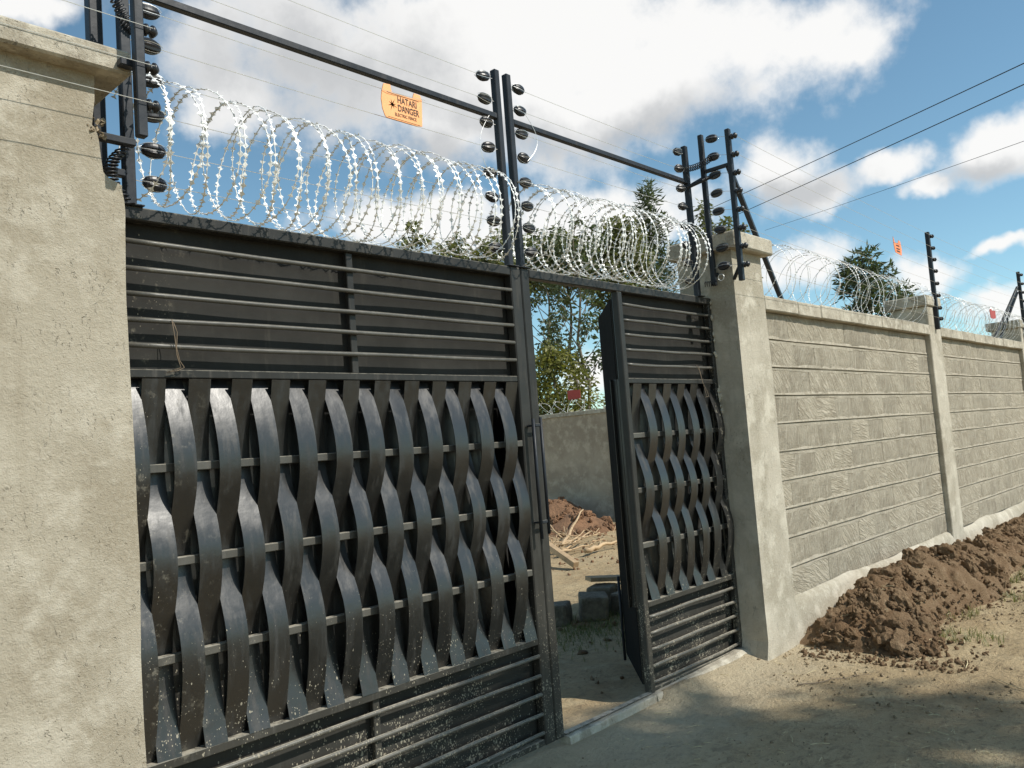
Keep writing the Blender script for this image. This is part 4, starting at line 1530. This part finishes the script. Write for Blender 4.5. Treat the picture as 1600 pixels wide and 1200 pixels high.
def grass_patch(name, spots, label, h=(0.03, 0.08)):
    V, F = [], []
    for (x, y) in spots:
        z = gz(x, y)
        for b_ in range(3):
            a = random.uniform(0, 2 * PI)
            L = random.uniform(*h)
            w = random.uniform(0.0015, 0.003)
            d = np.array([math.cos(a), math.sin(a), 0.0])
            s = np.array([-math.sin(a), math.cos(a), 0.0]) * w
            p = np.array([x + random.uniform(-.02, .02), y + random.uniform(-.02, .02), z])
            k = len(V)
            V += [p - s, p + s, p + d * L * 0.35 + s * 0.7 + np.array([0, 0, L * 0.7]), p + d * L * 0.35 - s * 0.7 + np.array([0, 0, L * 0.7]), p + d * L * 0.9 + np.array([0, 0, L * 0.9])]
            F += [(k, k + 1, k + 2), (k, k + 2, k + 3), (k + 3, k + 2, k + 4)]
    return tag(link(bpy.data.objects.new(name, raw_mesh(name, np.array(V), np.array(F), M['grass']))), label, 'grass', kind='stuff')


sp = []
while len(sp) < 900:
    x, y = random.uniform(3.0, 8.5), random.uniform(-2.0, -0.85)
    d = (x - 4.6) / 1.5
    if random.random() < math.exp(-d * d) and float(heap_z(np.array([x]), np.array([y]))[0]) < 0.02 and vnoise(np.array([x * 2.5, y * 2.5, 1.0])) > -0.12:
        sp.append((x, y))
grass_patch('grass_patch', sp, 'thin dry green grass growing along the foot of the soil heap')
sp = []
while len(sp) < 700:
    x, y = random.gauss(2.5, 0.55), random.gauss(1.55, 0.28)
    if y > 0.7:
        sp.append((x, y))
grass_patch('weed_patch', sp, 'dark weeds round the stones inside the gate', (0.03, 0.07))


# ------------------------------------------------------------------ inside the compound: stones, timber, soil
def stone_block(x, y, sx, sy, sz, rz, label, z=None):
    bm = bmesh.new()
    bmesh.ops.create_cube(bm, size=1.0)
    bmesh.ops.bevel(bm, geom=bm.edges[:], offset=0.12, segments=2, affect='EDGES', profile=0.6)
    bmesh.ops.subdivide_edges(bm, edges=bm.edges[:], cuts=1, use_grid_fill=True)
    P = np.array([v.co[:] for v in bm.verts])
    d = 0.10 * fbm(P * 2.6 + x * 5, 3)
    for v, k in zip(bm.verts, d):
        v.co = Vector((v.co.x * sx, v.co.y * sy, v.co.z * sz)) * (1 + float(k))
    me_ = bpy.data.meshes.new('building_stone')
    bm.to_mesh(me_)
    bm.free()
    me_.materials.append(M['stone'])
    o = link(bpy.data.objects.new('building_stone', me_))
    o.location = (x, y, (gz(x, y) if z is None else z) + sz * 0.46)
    o.rotation_euler = (random.uniform(-0.05, 0.05), random.uniform(-0.05, 0.05), rz)
    return tag(o, label, 'stone', 'building stones inside the gate')


stone_block(2.40, 2.02, 0.27, 0.25, 0.20, 0.5, 'rounded grey building stone nearest the centre gate post')
stone_block(2.70, 1.82, 0.30, 0.26, 0.225, 0.75, 'squarish grey building stone in the middle of the row')
stone_block(3.06, 1.98, 0.30, 0.25, 0.24, 0.35, 'grey building stone carrying the end of a board')
stone_block(3.02, 1.66, 0.26, 0.24, 0.20, 0.2, 'dark building stone closest to the open wicket door')
pk = MB().bar((3.00, 2.10, 0.285), (3.75, 1.66, 0.215), 0.16, 0.04).build('board', M['wood'])
tag(pk, 'short weathered board lying across the building stones', 'board')
spots = []
for k in range(420):
    x, y = random.uniform(0.9, 4.2), random.uniform(0.35, 2.4)
    if float(vnoise(np.array([x * 2.2, y * 2.2, 5.0]))) < random.uniform(-0.25, 0.3):
        continue
    s_ = random.choice((0.006, 0.009, 0.013, 0.02, 0.03))
    spots.append((x, y, gz(x, y) + s_ * 0.25, s_))
scatter_pieces('yard_clods', lows, spots, M['soil'], 'loose clods lying in the shade just inside the gate', 'clods')

beam = MB().bar((5.40, 5.20, 0.50), (5.02, 3.90, 0.045), 0.085, 0.075).build('timber_pole', M['wood'])
tag(beam, 'thick squared timber slanting down beside the brush pile', 'timber')
# sack
vs, fs = [], []
for i in range(13):
    for j in range(9):
        u, v = i / 12, j / 8
        x = 5.15 + 0.85 * u * 0.75 - 0.35 * v
        y = 4.35 + 0.75 * u * 0.9 + 0.35 * v
        z = 0.02 + 0.12 * math.sin(PI * u) * math.sin(PI * v) + 0.05 * float(fbm(np.array([u * 4, v * 4, 2.0]), 3)) + gz(x, y)
        vs.append((x - 0.2, y - 0.05, max(z, gz(x, y) + 0.012)))
for i in range(12):
    for j in range(8):
        a = i * 9 + j
        fs.append((a, a + 9, a + 10, a + 1))
sk = MB().add(vs, fs).build('sack', M['sack'], None, True)
sk.modifiers.new('thickness', 'SOLIDIFY').thickness = 0.01
tag(sk, 'crumpled white sack lying under the slanting timber', 'sack')

# red soil heap by the wall, with brush
def dome(name, cx, cy, rx, ry, h, mat, label, seed):
    n, k = 40, 14
    vs, fs = [], []
    for i in range(k + 1):
        r = i / k
        for a in range(n):
            thv = 2 * PI * a / n
            x, y = cx + rx * r * math.cos(thv), cy + ry * r * math.sin(thv)
            z = h * (1 - r ** 1.7) + 0.30 * h * float(fbm(np.array([x * 3.0, y * 3.0, seed]), 4)) * (1 - r * 0.8)
            vs.append((x, y, gz(x, y) + z - 0.02))
    for i in range(k):
        for a in range(n):
            a2 = (a + 1) % n
            fs.append((i * n + a, (i + 1) * n + a, (i + 1) * n + a2, i * n + a2))
    o = MB().add(vs, fs).build(name, mat, None, True)
    return tag(o, label, 'soil heap', kind='stuff')


h2 = dome('soil_heap', 8.55, 6.75, 0.85, 0.75, 0.34, M['redsoil'], 'sunlit heap of reddish soil lumps inside the compound', 3.0)
h3 = dome('soil_heap', 10.15, 8.75, 0.75, 1.1, 0.55, M['redsoil'], 'shaded heap of dark soil against the compound wall', 8.0)
for hp, cx, cy, rx, ry, hh, nn in ((h2, 8.55, 6.75, 0.8, 0.7, 0.33, 70), (h3, 10.15, 8.75, 0.7, 1.0, 0.5, 40)):
    for k in range(nn):
        a, r = random.uniform(0, 2 * PI), math.sqrt(random.random())
        x, y = cx + rx * r * math.cos(a), cy + ry * r * math.sin(a)
        s = random.uniform(0.035, 0.085)
        inst(random.choice(RCLODS), 'clod', (x, y, gz(x, y) + hh * (1 - r ** 1.7) + s * 0.3), hp, rot=(random.uniform(0, 6), random.uniform(0, 6), 0), scale=(s * 1.2, s, s))


def crooked(p0, p1, wob, n=8):
    p0, p1 = Vector(p0), Vector(p1)
    return [p0.lerp(p1, i / n) + Vector((random.uniform(-wob, wob), random.uniform(-wob, wob), random.uniform(-wob, wob))) * (0 if i == 0 else 1) for i in range(n + 1)]


br = [((6.7, 5.9, 0.05), (7.35, 6.95, 1.15), 0.016, 'tallest dry branch standing up out of the brush pile'),
      ((6.55, 5.95, 0.05), (6.75, 6.6, 0.85), 0.014, 'dry branch standing close to the gate post above the brush'),
      ((6.9, 5.7, 0.12), (7.0, 6.35, 0.62), 0.013, 'short forked dry branch in the brush pile'),
      ((6.3, 5.2, 0.10), (8.5, 6.5, 0.42), 0.030, 'long pale stick resting on the red soil heap'),
      ((6.1, 5.25, 0.10), (7.4, 5.3, 0.13), 0.024, 'pale stick lying level across the brush pile'),
      ((6.0, 4.95, 0.07), (7.5, 5.55, 0.16), 0.026, 'stick angled up to the right in the brush pile'),
      ((5.85, 4.9, 0.06), (6.9, 5.0, 0.07), 0.020, 'thin stick lying low before the brush pile'),
      ((6.1, 4.6, 0.06), (6.9, 4.55, 0.09), 0.040, 'pale peeled stick lying right of the white sack')]
for p0, p1, r, lab in br:
    pts = crooked(p0, p1, 0.02)
    twig(pts, r, lab, 'branch', 'twig', 'branch')
mb = MB()
for k in range(60):
    p = Vector((random.gauss(6.4, 0.45), random.gauss(5.35, 0.35), random.uniform(0.03, 0.16)))
    a = random.uniform(0, PI)
    L = random.uniform(0.2, 0.6)
    mb.tube(crooked(p, p + Vector((L * math.cos(a), L * math.sin(a), random.uniform(-0.05, 0.2))), 0.015, 4), random.uniform(0.004, 0.010), 5)
tag(mb.build('brush_pile', M['twig']), 'tangle of thin dry brush beside the slanting timber', 'brush', kind='stuff')
spots = []
for k in range(700):
    x, y = random.uniform(4.6, 9.6), random.uniform(3.6, 8.5)
    if x - y < -0.6 or x - y > 4.5:
        continue
    s = random.choice((0.008, 0.012, 0.018, 0.028))
    spots.append((x, y, gz(x, y) + s * 0.3, s))
scatter_pieces('rubble', lows, spots, M['redsoil'], 'crumbs of soil strewn over the sunlit yard inside', 'rubble')


# ------------------------------------------------------------------ trees
def leaf_cloud(centers, radii, count, size, aspect, droop, flat=0.8):
    """leaf-shaped quads spread through clumps"""
    centers = np.asarray(centers)
    radii = np.asarray(radii)
    pr = radii ** 2
    idx = rng.choice(len(centers), size=count, p=pr / pr.sum())
    d = rng.normal(size=(count, 3))
    d /= np.linalg.norm(d, axis=1, keepdims=True)
    r = rng.random(count) ** 0.5
    p = centers[idx] + d * (radii[idx] * r)[:, None] * np.array([1, 1, flat])
    t = rng.normal(size=(count, 3)) * np.array([1, 1, 0.5]) + d * 0.6 + np.array([0, 0, droop])
    t /= np.linalg.norm(t, axis=1, keepdims=True)
    s = np.cross(t, rng.normal(size=(count, 3)))
    s /= np.linalg.norm(s, axis=1, keepdims=True)
    L = size * rng.uniform(0.6, 1.3, count)[:, None]
    w = L * aspect
    mid = p + t * L * 0.45
    V = np.stack([p, mid + s * w, p + t * L, mid - s * w], 1).reshape(-1, 3)
    F = np.arange(count * 4).reshape(-1, 4)
    return V, F


def tree(base, h, crown_lo, crown_r, mat, label, name='tree', count=3000, size=0.16, aspect=0.22, droop=-0.5, clumps=26, trunk_r=0.09, spire=False, cr=(0.25, 0.55), group='trees behind the compound wall', lean=(0, 0)):
    base = Vector(base)
    root = thing(name, base, label, 'tree', group)
    n = 12
    pts = [base + Vector((lean[0] * (i / n) + 0.10 * math.sin(i * 1.3 + h), lean[1] * (i / n) + 0.08 * math.cos(i * 1.7 + h), h * 0.97 * i / n)) for i in range(n + 1)]
    tb = MB().tube(pts, trunk_r, 8, True, trunk_r * 0.12)
    C_, Rr = [], []
    for k in range(clumps):
        u = (k + random.random()) / clumps
        z = crown_lo + (h - crown_lo) * u
        f = z / h
        tp = pts[min(n, int(f * n))]
        prof = (1 - u) ** 0.8 * 0.95 + 0.05 if spire else math.sin(PI * (0.12 + 0.83 * u)) ** 0.7
        a = k * 2.4 + random.uniform(-0.5, 0.5)
        rr = crown_r * prof * random.uniform(0.35, 1.0)
        c = tp + Vector((rr * math.cos(a), rr * math.sin(a), random.uniform(0.0, 0.3)))
        c.z = base.z + z
        C_.append(c[:])
        Rr.append(random.uniform(*cr) * (0.7 if u > 0.85 else 1))
        s = Vector(tp)
        s.z = max(base.z + 0.5, c.z - rr * 0.8 - 0.2)
        tb.tube([s, s.lerp(c, 0.5) + Vector((0, 0, -0.05)), c], trunk_r * 0.28 * (1 - 0.6 * u), 5, False, 0.008)
    tb.build('trunk', M['bark'], root, True)
    V, F = leaf_cloud(C_, Rr, count, size, aspect, droop)
    me_ = raw_mesh('crown', V - np.array(base), F, mat)
    link(bpy.data.objects.new('crown', me_), root)
    return root


T = tree
T((14.93, 12.36, 0), 7.9, 3.9, 0.95, M['leaf_b'], 'slender tree with bare pale trunk left in the doorway', count=2000, size=0.16, clumps=28, trunk_r=0.085, cr=(0.22, 0.42))
T((13.92, 10.42, 0), 7.7, 3.6, 0.95, M['leaf_b'], 'slender tree with thin trunk right in the doorway', count=2000, size=0.15, clumps=30, trunk_r=0.08, cr=(0.2, 0.42))
T((12.15, 9.95, 0), 4.05, 1.6, 0.75, M['leaf_c'], 'dense yellow green bushy tree over the compound wall coil', count=5200, size=0.13, clumps=26, trunk_r=0.06, cr=(0.3, 0.5))
T((12.15, 11.35, 0), 7.0, 4.2, 0.45, M['leaf_a'], 'thin leafy tree half hidden by the middle gate post', count=1500, size=0.15, clumps=20, trunk_r=0.05, cr=(0.2, 0.35), droop=-0.9)
T((13.9, 8.9, 0), 3.2, 1.7, 0.6, M['leaf_b'], 'low dark bush at the right side of the doorway', count=2200, size=0.14, clumps=16, trunk_r=0.05, cr=(0.25, 0.4))
T((12.6, 12.3, 0), 3.4, 1.4, 0.9, M['leaf_b'], 'dark low bush behind the bushy tree in the doorway', count=3000, size=0.14, clumps=20, trunk_r=0.05, cr=(0.3, 0.5))
T((18.46, 10.91, 0), 9.4, 3.5, 1.0, M['leaf_b'], 'tallest feathery dark tree behind the right end of the coil', count=5200, size=0.24, aspect=0.10, droop=0.5, clumps=40, trunk_r=0.12, spire=True, cr=(0.28, 0.5))
T((17.08, 11.18, 0), 8.2, 5.4, 1.1, M['leaf_a'], 'full olive green tree behind the right gate coil', count=5600, size=0.18, clumps=36, trunk_r=0.12, cr=(0.3, 0.55))
T((16.1, 12.5, 0), 7.8, 6.5, 1.2, M['leaf_a'], 'olive green tree above the open wicket doorway', count=3200, size=0.18, clumps=24, trunk_r=0.11, cr=(0.3, 0.5))
T((15.2, 14.2, 0), 8.1, 6.4, 1.2, M['leaf_a'], 'olive green tree directly behind the middle fence posts', count=4800, size=0.18, clumps=34, trunk_r=0.11, cr=(0.3, 0.55))
T((14.5, 15.7, 0), 8.4, 4.4, 1.3, M['leaf_a'], 'olive green tree top left of the middle fence posts', count=4800, size=0.18, clumps=30, trunk_r=0.11, cr=(0.3, 0.6))
T((16.22, 19.57, 0), 10.1, 7.2, 0.6, M['leaf_a'], 'small distant tree top behind the left gate coil', count=1800, size=0.2, clumps=14, trunk_r=0.1, cr=(0.3, 0.5))
T((20.19, 9.95, 0), 8.9, 4.0, 0.7, M['leaf_a'], 'bright feathery tree top beside the right corner posts', count=2600, size=0.2, aspect=0.14, clumps=22, trunk_r=0.1, spire=True, cr=(0.25, 0.45))
T((23.23, 10.64, 0), 9.0, 5.5, 1.0, M['leaf_a'], 'leafy tree top peeping over the right pillar cap', count=2600, size=0.2, clumps=20, trunk_r=0.1, cr=(0.3, 0.5))
T((21.09, 5.5, 0), 6.5, 3.2, 0.85, M['leaf_b'], 'dark ragged tree beyond the block wall coil', count=3600, size=0.24, aspect=0.14, droop=0.2, clumps=30, trunk_r=0.12, cr=(0.25, 0.5))
# roadside tree behind the photographer; its shade falls on the ground before the gate
T((4.95, -12.35, 0), 14.0, 11.0, 1.3, M['leaf_b'], 'roadside tree outside the frame that shades the gateway ground', count=2500, size=0.24, aspect=0.3, clumps=28, trunk_r=0.16, cr=(0.3, 0.6), group='roadside trees')


# ------------------------------------------------------------------ overhead cables
def dirpt(px, py, d):
    return CAM + pixdir(px, py) * d


for (a, b_, lab, r) in (((1000, 375, 46), (1700, 52, 20), 'upper of the two dark overhead cables in the right sky', 0.012),
                        ((1000, 402, 46), (1700, 86, 20), 'lower of the two dark overhead cables in the right sky', 0.012),
                        ((1195, 360, 60), (1700, 185, 34), 'faint thin overhead cable below the two dark ones', 0.010)):
    p0, p1 = dirpt(*a), dirpt(*b_)
    tag(MB().tube(wire_pts(p0, p1, 0.05, 12), r, 5).build('power_cable', M['cable']), lab, 'cable', 'overhead power cables')
